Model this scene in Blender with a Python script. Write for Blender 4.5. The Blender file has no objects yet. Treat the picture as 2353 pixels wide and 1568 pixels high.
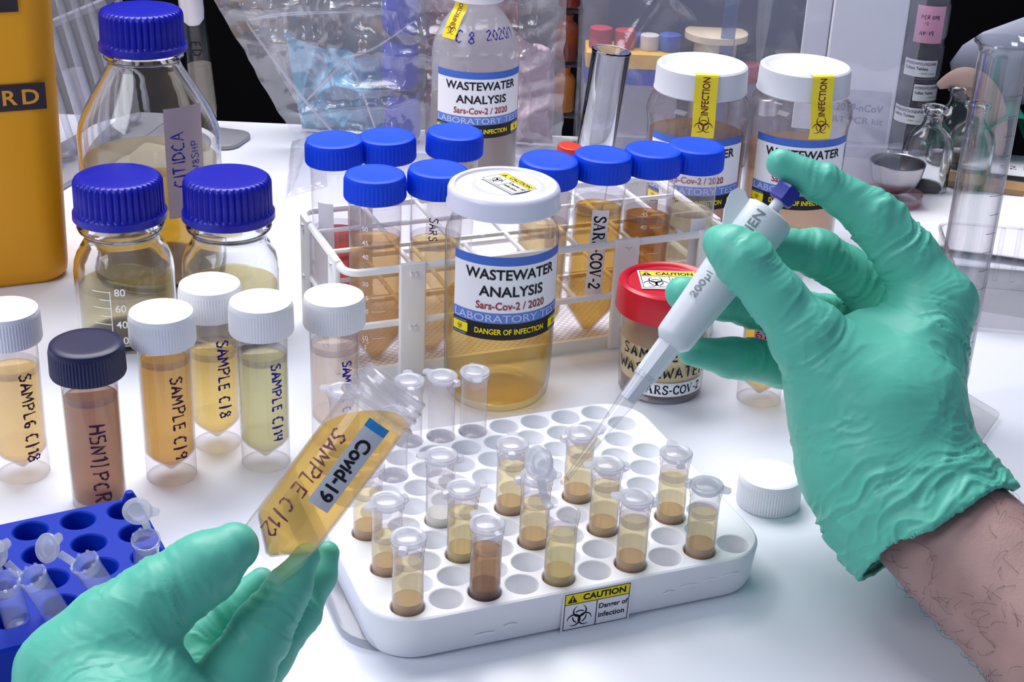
import bpy, bmesh, math, random
import numpy as np
from mathutils import Vector, Matrix, geometry

# ---------------------------------------------------------------- camera, world, lights
scene = bpy.context.scene
COL = scene.collection
CM = 0.01
PI = math.pi
random.seed(7)

TH, ROLL, FPX = math.radians(25.5), math.radians(2.5), 3450.0
cam_d = bpy.data.cameras.new('camera')
cam_d.sensor_width = 36.0
cam_d.lens = 36.0 * FPX / 2353.0
cam_d.clip_start, cam_d.clip_end = 0.02, 20.0
cam = bpy.data.objects.new('camera', cam_d)
COL.objects.link(cam)
_F = Vector((0, math.cos(TH), -math.sin(TH)))
_U0 = Vector((0, math.sin(TH), math.cos(TH)))
_R = Vector((1, 0, 0)) * math.cos(ROLL) + _U0 * math.sin(ROLL)
_U = Vector((1, 0, 0)) * -math.sin(ROLL) + _U0 * math.cos(ROLL)
cam.matrix_world = Matrix(((_R.x, _U.x, -_F.x, 0), (_R.y, _U.y, -_F.y, 0), (_R.z, _U.z, -_F.z, 0.39), (0, 0, 0, 1)))
scene.camera = cam

world = bpy.data.worlds.new('lab_ambient')
scene.world = world
world.use_nodes = True
world.node_tree.nodes['Background'].inputs[0].default_value = (0.63, 0.72, 1.0, 1)
world.node_tree.nodes['Background'].inputs[1].default_value = 0.31

def area_light(name, loc, aim, sx, sy, watts, color):
    d = bpy.data.lights.new(name, 'AREA')
    d.shape, d.size, d.size_y, d.energy, d.color = 'RECTANGLE', sx, sy, watts, color
    o = bpy.data.objects.new(name, d)
    COL.objects.link(o)
    o.location = loc
    o.rotation_euler = (Vector(aim) - Vector(loc)).to_track_quat('-Z', 'Y').to_euler()
    return o

area_light('overhead_softbox', (-0.25, 1.30, 1.15), (-0.08, 0.88, 0), 1.2, 0.7, 25.0, (1.0, 0.985, 1.0))
area_light('front_fill', (-1.05, 0.0, 1.05), (0.0, 0.75, 0.05), 0.8, 0.7, 9.0, (0.93, 0.96, 1.0))  # added fill light from front left, brightens faces turned to the camera

vs = scene.view_settings
vs.view_transform = 'Standard'
vs.look = 'None'
vs.exposure = 0.0
vs.gamma = 1.0
vs.use_curve_mapping = False
scene.cycles.max_bounces = 11
scene.cycles.transparent_max_bounces = 26
scene.cycles.transmission_bounces = 10
scene.cycles.glossy_bounces = 4
scene.cycles.diffuse_bounces = 3
scene.cycles.use_adaptive_sampling = True
scene.cycles.adaptive_threshold = 0.04
scene.cycles.sample_clamp_indirect = 6.0

# ---------------------------------------------------------------- helpers: colours and materials
def lin(c):
    return tuple((x / 12.92 if x <= 0.04045 else ((x + 0.055) / 1.055) ** 2.4) for x in c)

def rgb(r, g, b):
    return lin((r / 255.0, g / 255.0, b / 255.0)) + (1.0,)

MATS = {}

def plastic(name, col, rough=0.4, spec=0.5, sss=0.0, bump=0.0, bscale=60.0, metal=0.0, sheen=0.0):
    if name in MATS:
        return MATS[name]
    m = bpy.data.materials.new(name)
    m.use_nodes = True
    nt = m.node_tree
    p = nt.nodes['Principled BSDF']
    p.inputs['Base Color'].default_value = col
    p.inputs['Roughness'].default_value = rough
    p.inputs['Specular IOR Level'].default_value = spec
    p.inputs['Metallic'].default_value = metal
    if sss:
        p.inputs['Subsurface Weight'].default_value = sss
        p.inputs['Subsurface Radius'].default_value = (0.006, 0.004, 0.003)
    if bump:
        tc = nt.nodes.new('ShaderNodeTexCoord')
        n = nt.nodes.new('ShaderNodeTexNoise')
        n.inputs['Scale'].default_value = bscale
        n.inputs['Detail'].default_value = 4
        b = nt.nodes.new('ShaderNodeBump')
        b.inputs['Strength'].default_value = bump
        b.inputs['Distance'].default_value = 0.001
        nt.links.new(tc.outputs['Object'], n.inputs['Vector'])
        nt.links.new(n.outputs['Fac'], b.inputs['Height'])
        nt.links.new(b.outputs['Normal'], p.inputs['Normal'])
    MATS[name] = m
    return m

def clear(name, tint=(1, 1, 1), edge=(0.6, 0.6, 0.65), milk=0.0, milk_col=(0.9, 0.9, 0.95), gloss=1.0, rough=0.03, base=0.04, epow=3.0, bump=0.0, bscale=30.0):
    """thin transparent wall: tinted see-through, darker where seen edge on, surface reflections, optional milkiness"""
    if name in MATS:
        return MATS[name]
    m = bpy.data.materials.new(name)
    m.use_nodes = True
    nt = m.node_tree
    for n in list(nt.nodes):
        nt.nodes.remove(n)
    N = nt.nodes.new
    L = nt.links.new
    out = N('ShaderNodeOutputMaterial')
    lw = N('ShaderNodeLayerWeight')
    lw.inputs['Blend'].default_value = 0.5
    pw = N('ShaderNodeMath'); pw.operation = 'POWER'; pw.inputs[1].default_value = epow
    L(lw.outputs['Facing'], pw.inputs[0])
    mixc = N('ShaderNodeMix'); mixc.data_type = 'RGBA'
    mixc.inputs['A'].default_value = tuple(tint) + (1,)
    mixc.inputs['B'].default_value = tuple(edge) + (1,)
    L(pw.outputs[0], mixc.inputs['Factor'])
    tr = N('ShaderNodeBsdfTransparent')
    L(mixc.outputs['Result'], tr.inputs['Color'])
    last = tr
    if milk:
        df = N('ShaderNodeBsdfDiffuse'); df.inputs['Color'].default_value = tuple(milk_col) + (1,)
        tl = N('ShaderNodeBsdfTranslucent'); tl.inputs['Color'].default_value = tuple(milk_col) + (1,)
        mm = N('ShaderNodeMixShader'); mm.inputs[0].default_value = 0.5
        L(df.outputs[0], mm.inputs[1]); L(tl.outputs[0], mm.inputs[2])
        ms = N('ShaderNodeMixShader'); ms.inputs[0].default_value = milk
        L(last.outputs[0], ms.inputs[1]); L(mm.outputs[0], ms.inputs[2])
        last = ms
    gl = N('ShaderNodeBsdfGlossy'); gl.inputs['Roughness'].default_value = rough
    p5 = N('ShaderNodeMath'); p5.operation = 'POWER'; p5.inputs[1].default_value = 4.5
    L(lw.outputs['Facing'], p5.inputs[0])
    ma = N('ShaderNodeMath'); ma.operation = 'MULTIPLY_ADD'
    ma.inputs[1].default_value = 0.8 * gloss; ma.inputs[2].default_value = base * gloss
    L(p5.outputs[0], ma.inputs[0])
    mg = N('ShaderNodeMixShader')
    L(ma.outputs[0], mg.inputs[0]); L(last.outputs[0], mg.inputs[1]); L(gl.outputs[0], mg.inputs[2])
    L(mg.outputs[0], out.inputs['Surface'])
    if bump:
        tc = N('ShaderNodeTexCoord')
        n = N('ShaderNodeTexNoise'); n.inputs['Scale'].default_value = bscale; n.inputs['Detail'].default_value = 5
        b = N('ShaderNodeBump'); b.inputs['Strength'].default_value = bump; b.inputs['Distance'].default_value = 0.004
        L(tc.outputs['Object'], n.inputs['Vector']); L(n.outputs['Fac'], b.inputs['Height'])
        L(b.outputs['Normal'], gl.inputs['Normal'])
    MATS[name] = m
    return m

def liquid(name, tint, turb=0.3, body=None, gloss=0.7):
    """cloudy liquid: coloured see-through plus a share of scattering"""
    body = body or tint
    e = tuple(c * 0.8 for c in tint)
    return clear(name, tint, e, milk=turb, milk_col=body, gloss=gloss, base=0.03)

def glass(name, col=(1, 1, 1), rough=0.0, ior=1.45):
    if name in MATS:
        return MATS[name]
    m = bpy.data.materials.new(name)
    m.use_nodes = True
    nt = m.node_tree
    for n in list(nt.nodes):
        nt.nodes.remove(n)
    o = nt.nodes.new('ShaderNodeOutputMaterial')
    g = nt.nodes.new('ShaderNodeBsdfGlass')
    g.inputs['Color'].default_value = tuple(col) + (1,)
    g.inputs['Roughness'].default_value = rough
    g.inputs['IOR'].default_value = ior
    nt.links.new(g.outputs[0], o.inputs['Surface'])
    MATS[name] = m
    return m

# ---------------------------------------------------------------- helpers: geometry (all in centimetres)
def mesh_data(name, VF, mat=None, sharp=40, smooth=True):
    V, F = VF
    me = bpy.data.meshes.new(name)
    me.from_pydata([(v[0] * CM, v[1] * CM, v[2] * CM) for v in V], [], F)
    me.update()
    if smooth:
        me.polygons.foreach_set('use_smooth', [True] * len(me.polygons))
        if sharp:
            me.set_sharp_from_angle(angle=math.radians(sharp))
    if mat:
        me.materials.append(mat)
    return me

def part(name, VF, mat, parent=None, loc=None, rot=None, sharp=40, smooth=True, label=None):
    me = VF if isinstance(VF, bpy.types.Mesh) else mesh_data(name, VF, mat, sharp, smooth)
    o = bpy.data.objects.new(name, me)
    COL.objects.link(o)
    if parent:
        o.parent = parent
    if loc:
        o.location = [c * CM for c in loc]
    if rot:
        o.rotation_euler = rot
    if label:
        o['label'] = label
    return o

def tag(o, label, cat, group=None):
    o['label'] = label
    o['category'] = cat
    if group:
        o['group'] = group
    return o

def thing(name, label, cat, loc=(0, 0, 0), rz=0.0, group=None, rot=None):
    o = bpy.data.objects.new(name, None)
    o.empty_display_size = 0.01
    COL.objects.link(o)
    o.location = [c * CM for c in loc]
    o.rotation_euler = rot if rot else (0, 0, rz)
    return tag(o, label, cat, group)

def structure(o):
    o['kind'] = 'structure'
    return o

def join(*parts):
    V, F = [], []
    for v, f in parts:
        k = len(V)
        V += list(v)
        F += [tuple(i + k for i in q) for q in f]
    return V, F

def move(VF, d=(0, 0, 0), rz=0.0, s=1.0):
    c, n = math.cos(rz), math.sin(rz)
    return [((v[0] * c - v[1] * n) * s + d[0], (v[0] * n + v[1] * c) * s + d[1], v[2] * s + d[2]) for v in VF[0]], VF[1]

def lathe(prof, n=48, rib=None, ang=None):
    """prof: list of (r, z); r == 0 makes a pole. rib(k, i) scales radius k-th profile point, i-th step"""
    V, F, rings = [], [], []
    for k, (r, z) in enumerate(prof):
        if r <= 1e-6:
            rings.append([len(V)])
            V.append((0, 0, z))
        else:
            ids = []
            for i in range(n):
                a = 2 * PI * i / n
                rr = r * (rib(k, i) if rib else 1.0)
                ids.append(len(V))
                V.append((rr * math.sin(a), -rr * math.cos(a), z))
            rings.append(ids)
    for a, b in zip(rings, rings[1:]):
        if len(a) == 1 and len(b) == 1:
            continue
        for i in range(n):
            j = (i + 1) % n
            if len(a) == 1:
                F.append((a[0], b[j], b[i]))
            elif len(b) == 1:
                F.append((a[i], a[j], b[0]))
            else:
                F.append((a[i], a[j], b[j], b[i]))
    return V, F

def rrect(w, d, r, seg=8, cx=0.0, cy=0.0):
    pts = []
    r = max(1e-4, min(r, w / 2, d / 2))
    for sx, sy, a0 in ((1, -1, -PI / 2), (1, 1, 0), (-1, 1, PI / 2), (-1, -1, PI)):
        for i in range(seg + 1):
            a = a0 + (PI / 2) * i / seg
            pts.append((cx + sx * (w / 2 - r) + r * math.cos(a), cy + sy * (d / 2 - r) + r * math.sin(a)))
    return pts

def stack(layers, cap0=True, cap1=True):
    """layers: list of (outline, z) with equal point counts"""
    V, F = [], []
    n = len(layers[0][0])
    for pts, z in layers:
        V += [(p[0], p[1], z) for p in pts]
    for k in range(len(layers) - 1):
        for i in range(n):
            j = (i + 1) % n
            F.append((k * n + i, k * n + j, (k + 1) * n + j, (k + 1) * n + i))
    if cap0:
        F.append(tuple(reversed(range(n))))
    if cap1:
        F.append(tuple(range((len(layers) - 1) * n, len(layers) * n)))
    return V, F

def slab(w, d, z0, z1, r, b=0.1, cx=0.0, cy=0.0, seg=6, cap0=True, cap1=True):
    L = [(rrect(w - 2 * b, d - 2 * b, r - b, seg, cx, cy), z0), (rrect(w, d, r, seg, cx, cy), z0 + b)]
    L += [(rrect(w, d, r, seg, cx, cy), z1 - b), (rrect(w - .6 * b, d - .6 * b, r - .3 * b, seg, cx, cy), z1 - .3 * b), (rrect(w - 2 * b, d - 2 * b, r - b, seg, cx, cy), z1)]
    return stack(L, cap0, cap1)

def frames(path):
    P = [Vector(p) for p in path]
    T = []
    for i in range(len(P)):
        a, b = P[max(0, i - 1)], P[min(len(P) - 1, i + 1)]
        T.append((b - a).normalized())
    ref = Vector((0, 0, 1)) if abs(T[0].z) < 0.9 else Vector((1, 0, 0))
    n = (ref - T[0] * ref.dot(T[0])).normalized()
    out = []
    for t in T:
        n = (n - t * n.dot(t)).normalized()
        out.append((t, n, t.cross(n)))
    return P, out

def sweep(path, radii, n=8, caps=True, squash=None):
    P, fr = frames(path)
    if not hasattr(radii, '__len__'):
        radii = [radii] * len(P)
    V, F = [], []
    for p, r, (t, u, w) in zip(P, radii, fr):
        for i in range(n):
            a = 2 * PI * i / n
            q = p + u * (math.cos(a) * r) + w * (math.sin(a) * r * (squash or 1.0))
            V.append(tuple(q))
    for k in range(len(P) - 1):
        for i in range(n):
            j = (i + 1) % n
            F.append((k * n + i, k * n + j, (k + 1) * n + j, (k + 1) * n + i))
    if caps:
        F.append(tuple(reversed(range(n))))
        F.append(tuple(range((len(P) - 1) * n, len(P) * n)))
    return V, F

def bar(a, b, w, h):
    """straight bar with rectangular section from a to b, h measured along z"""
    a, b = Vector(a), Vector(b)
    t = (b - a).normalized()
    up = Vector((0, 0, 1)) if abs(t.z) < 0.9 else Vector((0, 1, 0))
    s = t.cross(up).normalized()
    up = s.cross(t)
    V = []
    for p in (a, b):
        for i, j in ((-1, -1), (1, -1), (1, 1), (-1, 1)):
            V.append(tuple(p + s * (i * w / 2) + up * (j * h / 2)))
    return V, [(3, 2, 1, 0), (4, 5, 6, 7), (0, 1, 5, 4), (1, 2, 6, 5), (2, 3, 7, 6), (3, 0, 4, 7)]

def smoothpath(pts, k=6):
    P = [Vector(p) for p in pts]
    out = []
    for i in range(len(P) - 1):
        p0, p1, p2, p3 = P[max(0, i - 1)], P[i], P[i + 1], P[min(len(P) - 1, i + 2)]
        for j in range(k):
            t = j / k
            out.append(0.5 * ((2 * p1) + (p2 - p0) * t + (2 * p0 - 5 * p1 + 4 * p2 - p3) * t * t + (3 * p1 - p0 - 3 * p2 + p3) * t ** 3))
    out.append(P[-1])
    return [tuple(p) for p in out]

# ---------------------------------------------------------------- helpers: flat print (2-D shapes later bent on to a surface)
_TXT = {}

def text2d(body, w=None, h=None, bold=0.0, spacing=1.0, shear=0.0):
    """filled lettering centred on the origin, scaled to width w and/or height h"""
    key = (body, bold, spacing, shear)
    if key not in _TXT:
        cu = bpy.data.curves.new('lettering', 'FONT')
        cu.body, cu.offset, cu.space_character, cu.shear = body, bold, spacing, shear
        cu.resolution_u = 3
        o = bpy.data.objects.new('lettering', cu)
        COL.objects.link(o)
        bpy.context.view_layer.update()
        me = bpy.data.meshes.new_from_object(o.evaluated_get(bpy.context.evaluated_depsgraph_get()))
        V = [(v.co.x, v.co.y) for v in me.vertices]
        F = [tuple(p.vertices) for p in me.polygons]
        bpy.data.objects.remove(o)
        bpy.data.curves.remove(cu)
        bpy.data.meshes.remove(me)
        _TXT[key] = (V, F)
    V, F = _TXT[key]
    x0, x1 = min(v[0] for v in V), max(v[0] for v in V)
    y0, y1 = min(v[1] for v in V), max(v[1] for v in V)
    sx = w / (x1 - x0) if w else None
    sy = h / (y1 - y0) if h else None
    sx, sy = sx or sy, sy or sx
    return [((v[0] - (x0 + x1) / 2) * sx, (v[1] - (y0 + y1) / 2) * sy) for v in V], F

def rect2d(w, h, cx=0.0, cy=0.0, nu=16, nv=1):
    V = [(cx - w / 2 + w * i / nu, cy - h / 2 + h * j / nv) for j in range(nv + 1) for i in range(nu + 1)]
    F = [(j * (nu + 1) + i, j * (nu + 1) + i + 1, (j + 1) * (nu + 1) + i + 1, (j + 1) * (nu + 1) + i) for j in range(nv) for i in range(nu)]
    return V, F

def frame2d(w, h, t, cx=0.0, cy=0.0):
    return join2(rect2d(w, t, cx, cy + h / 2 - t / 2), rect2d(w, t, cx, cy - h / 2 + t / 2), rect2d(t, h, cx - w / 2 + t / 2, cy, 1), rect2d(t, h, cx + w / 2 - t / 2, cy, 1))

def join2(*parts):
    V, F = [], []
    for v, f in parts:
        k = len(V)
        V += list(v)
        F += [tuple(i + k for i in q) for q in f]
    return V, F

def shift2(VF, dx=0.0, dy=0.0, s=1.0, rot=0.0):
    c, n = math.cos(rot), math.sin(rot)
    return [((x * c - y * n) * s + dx, (x * n + y * c) * s + dy) for x, y in VF[0]], VF[1]

def ribbon2d(pts, width):
    """pts: [(x, y)], width scalar or list"""
    n = len(pts)
    if not hasattr(width, '__len__'):
        width = [width] * n
    V, F = [], []
    for i, (x, y) in enumerate(pts):
        a, b = pts[max(0, i - 1)], pts[min(n - 1, i + 1)]
        dx, dy = b[0] - a[0], b[1] - a[1]
        l = math.hypot(dx, dy) or 1
        nx, ny = -dy / l, dx / l
        V += [(x + nx * width[i] / 2, y + ny * width[i] / 2), (x - nx * width[i] / 2, y - ny * width[i] / 2)]
    for i in range(n - 1):
        F.append((2 * i, 2 * i + 1, 2 * i + 3, 2 * i + 2))
    return V, F

def biohazard2d(R):
    """three open crescents over a broken ring"""
    out = []
    for k in range(3):
        a0 = PI / 2 + k * 2 * PI / 3
        cx, cy = 0.50 * R * math.cos(a0), 0.50 * R * math.sin(a0)
        pts, wd = [], []
        for i in range(25):
            t = -1 + 2 * i / 24
            a = a0 + PI + t * 2.62
            pts.append((cx + 0.47 * R * math.cos(a), cy + 0.47 * R * math.sin(a)))
            wd.append(R * (0.03 + 0.13 * (1 - abs(t) ** 1.5)))
        out.append(ribbon2d(pts, wd))
        arc = [(0.5 * R * math.cos(a0 + s), 0.5 * R * math.sin(a0 + s)) for s in [(-0.62 + 1.24 * i / 8) for i in range(9)]]
        out.append(ribbon2d(arc, 0.09 * R))
    return join2(*out)

def triangle2d(s):
    return [(-s / 2, -s * .43), (s / 2, -s * .43), (0, s * .43)], [(0, 1, 2)]

GLYPH = {  # hand-written capitals as pen strokes in a box 1 high
    'S': [[(.62, .9), (.35, 1.0), (.12, .82), (.3, .58), (.56, .38), (.5, .08), (.2, 0), (.02, .14)]],
    'A': [[(0, 0), (.32, 1.0), (.62, 0)], [(.12, .36), (.54, .38)]],
    'M': [[(0, 0), (.08, 1.0), (.36, .35), (.66, 1.0), (.74, 0)]],
    'P': [[(.08, 0), (.1, 1.0)], [(.02, .95), (.5, .98), (.62, .72), (.4, .5), (.1, .46)]],
    'L': [[(.1, 1.0), (.08, .02), (.52, .06)]],
    'E': [[(.55, .98), (.1, .95), (.08, .03), (.56, .04)], [(.1, .5), (.46, .52)]],
    'G': [[(.5, .95), (.2, .9), (.05, .4), (.3, 0), (.55, .2), (.35, .42), (.1, .3)]],
    'C': [[(.52, .88), (.3, 1.0), (.05, .6), (.1, .15), (.35, 0), (.56, .12)]],
    '/': [[(.0, -.1), (.3, 1.1)]],
    '|': [[(.22, -.12), (.26, 1.12)], [(.46, .5), (.46, .5001)]],
    '1': [[(.02, .75), (.2, 1.0), (.2, 0)]],
    '8': [[(.5, .88), (.25, 1.0), (.08, .78), (.45, .42), (.5, .12), (.25, 0), (.05, .18), (.3, .52), (.52, .82)]],
    '9': [[(.5, .85), (.25, 1.0), (.05, .75), (.25, .5), (.5, .7), (.52, .95), (.45, 0)]],
    '4': [[(.1, 1.0), (.05, .45), (.55, .42)], [(.5, 1.0), (.46, 0)]],
    '2': [[(.05, .8), (.3, 1.0), (.5, .75), (.05, .05), (.58, .05)]],
    '0': [[(.3, 1.0), (.05, .5), (.3, 0), (.52, .5), (.3, 1.0)]],
    '5': [[(.55, 1.0), (.12, .98), (.1, .6), (.5, .5), (.45, .08), (.05, .05)]],
    'H': [[(.05, 0), (.1, 1.0)], [(.6, 0), (.58, 1.0)], [(.06, .52), (.6, .5)]],
    'N': [[(.02, 0), (.08, 1.0), (.55, .02), (.6, 1.0)]],
    'R': [[(.06, 0), (.1, 1.0)], [(.02, .95), (.5, .95), (.5, .6), (.1, .5)], [(.25, .5), (.6, 0)]],
    'W': [[(0, 1.0), (.15, 0), (.38, .7), (.58, 0), (.8, 1.0)]],
    'T': [[(0, .95), (.6, 1.0)], [(.3, .97), (.28, 0)]],
    'V': [[(0, 1.0), (.3, 0), (.6, 1.0)]], 'O': [[(.3, 1.0), (.05, .5), (.3, 0), (.58, .5), (.3, 1.0)]],
    'D': [[(.05, 0), (.08, 1.0), (.5, .8), (.55, .3), (.05, 0)]], 'I': [[(.1, 0), (.1, 1.0)]], '-': [[(.05, .5), (.4, .5)]],
}

def script2d(body, h, pen=0.08, gap=0.26, seed=1, jit=0.04):
    rnd = random.Random(seed)
    x, out = 0.0, []
    for ch in body:
        if ch == ' ':
            x += 0.45
            continue
        st = GLYPH[ch]
        w = max(p[0] for s in st for p in s)
        k = 1 + rnd.uniform(-jit, jit) * 2
        for s in st:
            pts = [(x + p[0] * k + rnd.uniform(-jit, jit) * .5, p[1] * k + rnd.uniform(-jit, jit) * .5) for p in s]
            sm = smoothpath([(p[0], p[1], 0) for p in pts], 5) if len(pts) > 3 and ch not in 'AMNWEHTVL41' else [(p[0] + (q[0] - p[0]) * t, p[1] + (q[1] - p[1]) * t, 0) for p, q in zip(pts, pts[1:]) for t in (0, .33, .66)] + [(pts[-1][0], pts[-1][1], 0)]
            wd = [pen / h * (0.8 + 0.35 * math.sin(i * 1.3 + x)) for i in range(len(sm))]
            out.append(ribbon2d([(p[0], p[1]) for p in sm], wd))
        x += w + gap
    V, F = join2(*out)
    cx = (x - gap) / 2
    return [((p[0] - cx) * h, (p[1] - .5) * h) for p in V], F

SERIF = {  # printed capitals with heavy stems and slab ends, strokes as (points, width factor)
    'S': [([(.55, .8), (.45, .96), (.25, .98), (.1, .8), (.2, .6), (.45, .42), (.55, .22), (.4, .03), (.18, .02), (.06, .2)], 1.0), ([(.56, .98), (.56, .7)], .4), ([(.05, .02), (.05, .3)], .4)],
    'A': [([(.08, .02), (.35, 1.0)], .5), ([(.35, 1.0), (.64, .02)], 1.1), ([(.18, .36), (.54, .36)], .45), ([(0, .02), (.22, .02)], .45), ([(.5, .02), (.78, .02)], .45)],
    'R': [([(.14, .02), (.14, .98)], 1.1), ([(.02, .98), (.4, .97), (.56, .75), (.4, .52), (.14, .5)], .7), ([(.32, .5), (.62, .03), (.74, .02)], 1.0), ([(0, .02), (.28, .02)], .45)],
    'C': [([(.62, .72), (.5, .93), (.34, .98), (.14, .8), (.08, .5), (.14, .2), (.34, .02), (.52, .06), (.66, .25)], 1.0), ([(.64, .98), (.64, .68)], .45)],
    'O': [([(.38, .98), (.14, .82), (.07, .5), (.14, .18), (.38, .02), (.62, .18), (.69, .5), (.62, .82), (.38, .98)], 1.0)],
    'V': [([(.1, .98), (.38, .0)], 1.1), ([(.38, .0), (.64, .98)], .5), ([(0, .98), (.24, .98)], .45), ([(.52, .98), (.76, .98)], .45)],
    '-': [([(.05, .4), (.35, .4)], .9)],
    '2': [([(.08, .72), (.16, .92), (.3, .98), (.46, .85), (.46, .65), (.05, .06)], .9), ([(.05, .06), (.52, .06)], 1.0), ([(.52, .02), (.55, .2)], .4)],
}

def serif2d(body, h, pen=0.15, gap=0.12):
    x, out = 0.0, []
    for ch in body:
        st = SERIF[ch]
        w = max(p[0] for s, _ in st for p in s)
        for s, k in st:
            sm = smoothpath([(p[0] + x, p[1], 0) for p in s], 4) if len(s) > 4 else [(p[0] + x, p[1], 0) for p in s]
            out.append(ribbon2d([(p[0], p[1]) for p in sm], pen * k))
        x += w + gap
    V, F = join2(*out)
    cx = (x - gap) / 2
    return [((p[0] - cx) * h, (p[1] - .5) * h) for p in V], F

def refine(VF, lim):
    """split flat print into triangles no longer than lim so that it can be bent"""
    V = list(VF[0])
    todo, done = [], []
    for f in VF[1]:
        todo += [(f[0], f[i], f[i + 1]) for i in range(1, len(f) - 1)]
    mid = {}
    while todo:
        t = todo.pop()
        e = max(((t[i], t[(i + 1) % 3], t[(i + 2) % 3]) for i in range(3)), key=lambda e: (V[e[0]][0] - V[e[1]][0]) ** 2 + (V[e[0]][1] - V[e[1]][1]) ** 2)
        if math.hypot(V[e[0]][0] - V[e[1]][0], V[e[0]][1] - V[e[1]][1]) <= lim:
            done.append(t)
            continue
        k = (min(e[:2]), max(e[:2]))
        if k not in mid:
            mid[k] = len(V)
            V.append(((V[e[0]][0] + V[e[1]][0]) / 2, (V[e[0]][1] + V[e[1]][1]) / 2))
        todo += [(e[0], mid[k], e[2]), (mid[k], e[1], e[2])]
    return V, done

def on_cyl(VF, R, z0, a0=0.0, off=0.0, turn=0, slope=0.0):
    """bend flat print round a cylinder of radius R whose front is local -Y; turn=-1 reads downwards, +1 upwards"""
    if R < 1.8:
        VF = refine(VF, .3)
    V = []
    for x, y in VF[0]:
        if turn == -1:
            x, y = y, -x
        elif turn == 1:
            x, y = -y, x
        r = R + off + slope * y
        a = a0 + x / R
        V.append((r * math.sin(a), -r * math.cos(a), z0 + y))
    return V, VF[1]

def on_plane(VF, o, ex, ey, off=0.0):
    o, ex, ey = Vector(o), Vector(ex), Vector(ey)
    n = ex.cross(ey).normalized()
    return [tuple(o + ex * x + ey * y + n * off) for x, y in VF[0]], VF[1]

def facing(x, y):
    return math.atan2(-x, y)

def dup(root, loc, rz=0.0, label=None, rot=None):
    """copy of a thing with its parts and their sub-parts, sharing mesh data"""
    r = root.copy()
    COL.objects.link(r)
    r.location = [c * CM for c in loc]
    r.rotation_euler = rot if rot else (0, 0, rz)
    if label:
        r['label'] = label
    for ch in list(root.children):
        c = ch.copy()
        COL.objects.link(c)
        c.parent = r
        for g in ch.children:
            d = g.copy()
            COL.objects.link(d)
            d.parent = c
    return r

def plate_with_holes(outline, holes, r, z_top, depth, nseg=24, lip=0.0):
    """flat top with round wells (centres in holes), wells closed at the bottom"""
    pts = [Vector((p[0], p[1])) for p in outline]
    edges = [(i, (i + 1) % len(outline)) for i in range(len(outline))]
    loops = []
    for hx, hy in holes:
        k = len(pts)
        pts += [Vector((hx + (r + lip) * math.cos(2 * PI * i / nseg), hy + (r + lip) * math.sin(2 * PI * i / nseg))) for i in range(nseg)]
        edges += [(k + i, k + (i + 1) % nseg) for i in range(nseg)]
        loops.append(k)
    v2, e2, f2, ov, oe, of = geometry.delaunay_2d_cdt(pts, edges, [], 1, 1e-7)
    V = [(p.x, p.y, z_top) for p in v2]
    F = []
    for f in f2:
        cx, cy = sum(v2[i].x for i in f) / len(f), sum(v2[i].y for i in f) / len(f)
        if all((cx - h[0]) ** 2 + (cy - h[1]) ** 2 > ((r + lip) * .985) ** 2 for h in holes):
            F.append(tuple(f))
    for hx, hy in holes:
        rings = [(r + lip, z_top), (r + lip * .4, z_top - lip * .3), (r, z_top - lip), (r * .97, z_top - depth * .75), (r * .8, z_top - depth * .95), (r * .45, z_top - depth)]
        if lip == 0:
            rings = [rings[0]] + rings[3:]
        base = len(V)
        for rr, z in rings:
            V += [(hx + rr * math.cos(2 * PI * i / nseg), hy + rr * math.sin(2 * PI * i / nseg), z) for i in range(nseg)]
        for k in range(len(rings) - 1):
            for i in range(nseg):
                j = (i + 1) % nseg
                F.append((base + k * nseg + j, base + k * nseg + i, base + (k + 1) * nseg + i, base + (k + 1) * nseg + j))
        F.append(tuple(base + (len(rings) - 1) * nseg + i for i in range(nseg)))
    return V, F
# ---------------------------------------------------------------- setting
M_TABLE = plastic('bench_white', rgb(236, 239, 249), 0.28, 0.5)
M_BLACK = plastic('black_cloth', rgb(9, 8, 12), 0.9, 0.1)
structure(part('floor', ([(-300, -200, -76), (300, -200, -76), (300, 260, -76), (-300, 260, -76)], [(0, 1, 2, 3)]), plastic('dark_floor', rgb(60, 60, 66), 0.7)))
structure(part('wall_back', ([(-300, 215, -76), (300, 215, -76), (300, 215, 220), (-300, 215, 220)], [(3, 2, 1, 0)]), M_BLACK))
tb = thing('bench', 'white glossy laboratory bench top under all the samples', 'bench', (0, 0, 0))
part('bench_top', slab(260, 113, -3, 0, 1.0, 0.15, 0, 66.3), M_TABLE, tb)
for sx in (-1, 1):
    for y in (16, 116):
        part('leg', bar((sx * 120, y, -76), (sx * 120, y, -3), 5, 5), M_TABLE, tb)

# ---------------------------------------------------------------- shared materials
M_WHITE = plastic('white_plastic', rgb(244, 244, 248), 0.38, 0.5)
M_WHITERACK = plastic('white_rack_plastic', rgb(250, 250, 250), 0.4, 0.5)
M_BLUECAP = plastic('blue_tube_cap', rgb(0, 72, 238), 0.5, 0.3)
M_ULTRA = plastic('ultramarine_cap', rgb(8, 18, 164), 0.35, 0.45)
M_NAVY = plastic('navy_cap', rgb(28, 32, 72), 0.38, 0.45)
M_RED = plastic('red_lid', rgb(206, 16, 44), 0.3, 0.5)
M_INK = plastic('black_print', rgb(32, 30, 42), 0.6, 0.2)
M_MARK_B = plastic('blue_marker', rgb(40, 30, 150), 0.6, 0.2)
M_MARK_P = plastic('purple_marker', rgb(58, 28, 70), 0.6, 0.2)
M_PAPER = plastic('white_paper', rgb(244, 244, 250), 0.55, 0.3)
M_BLUEP = plastic('blue_print', rgb(72, 112, 206), 0.55, 0.3)
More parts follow.
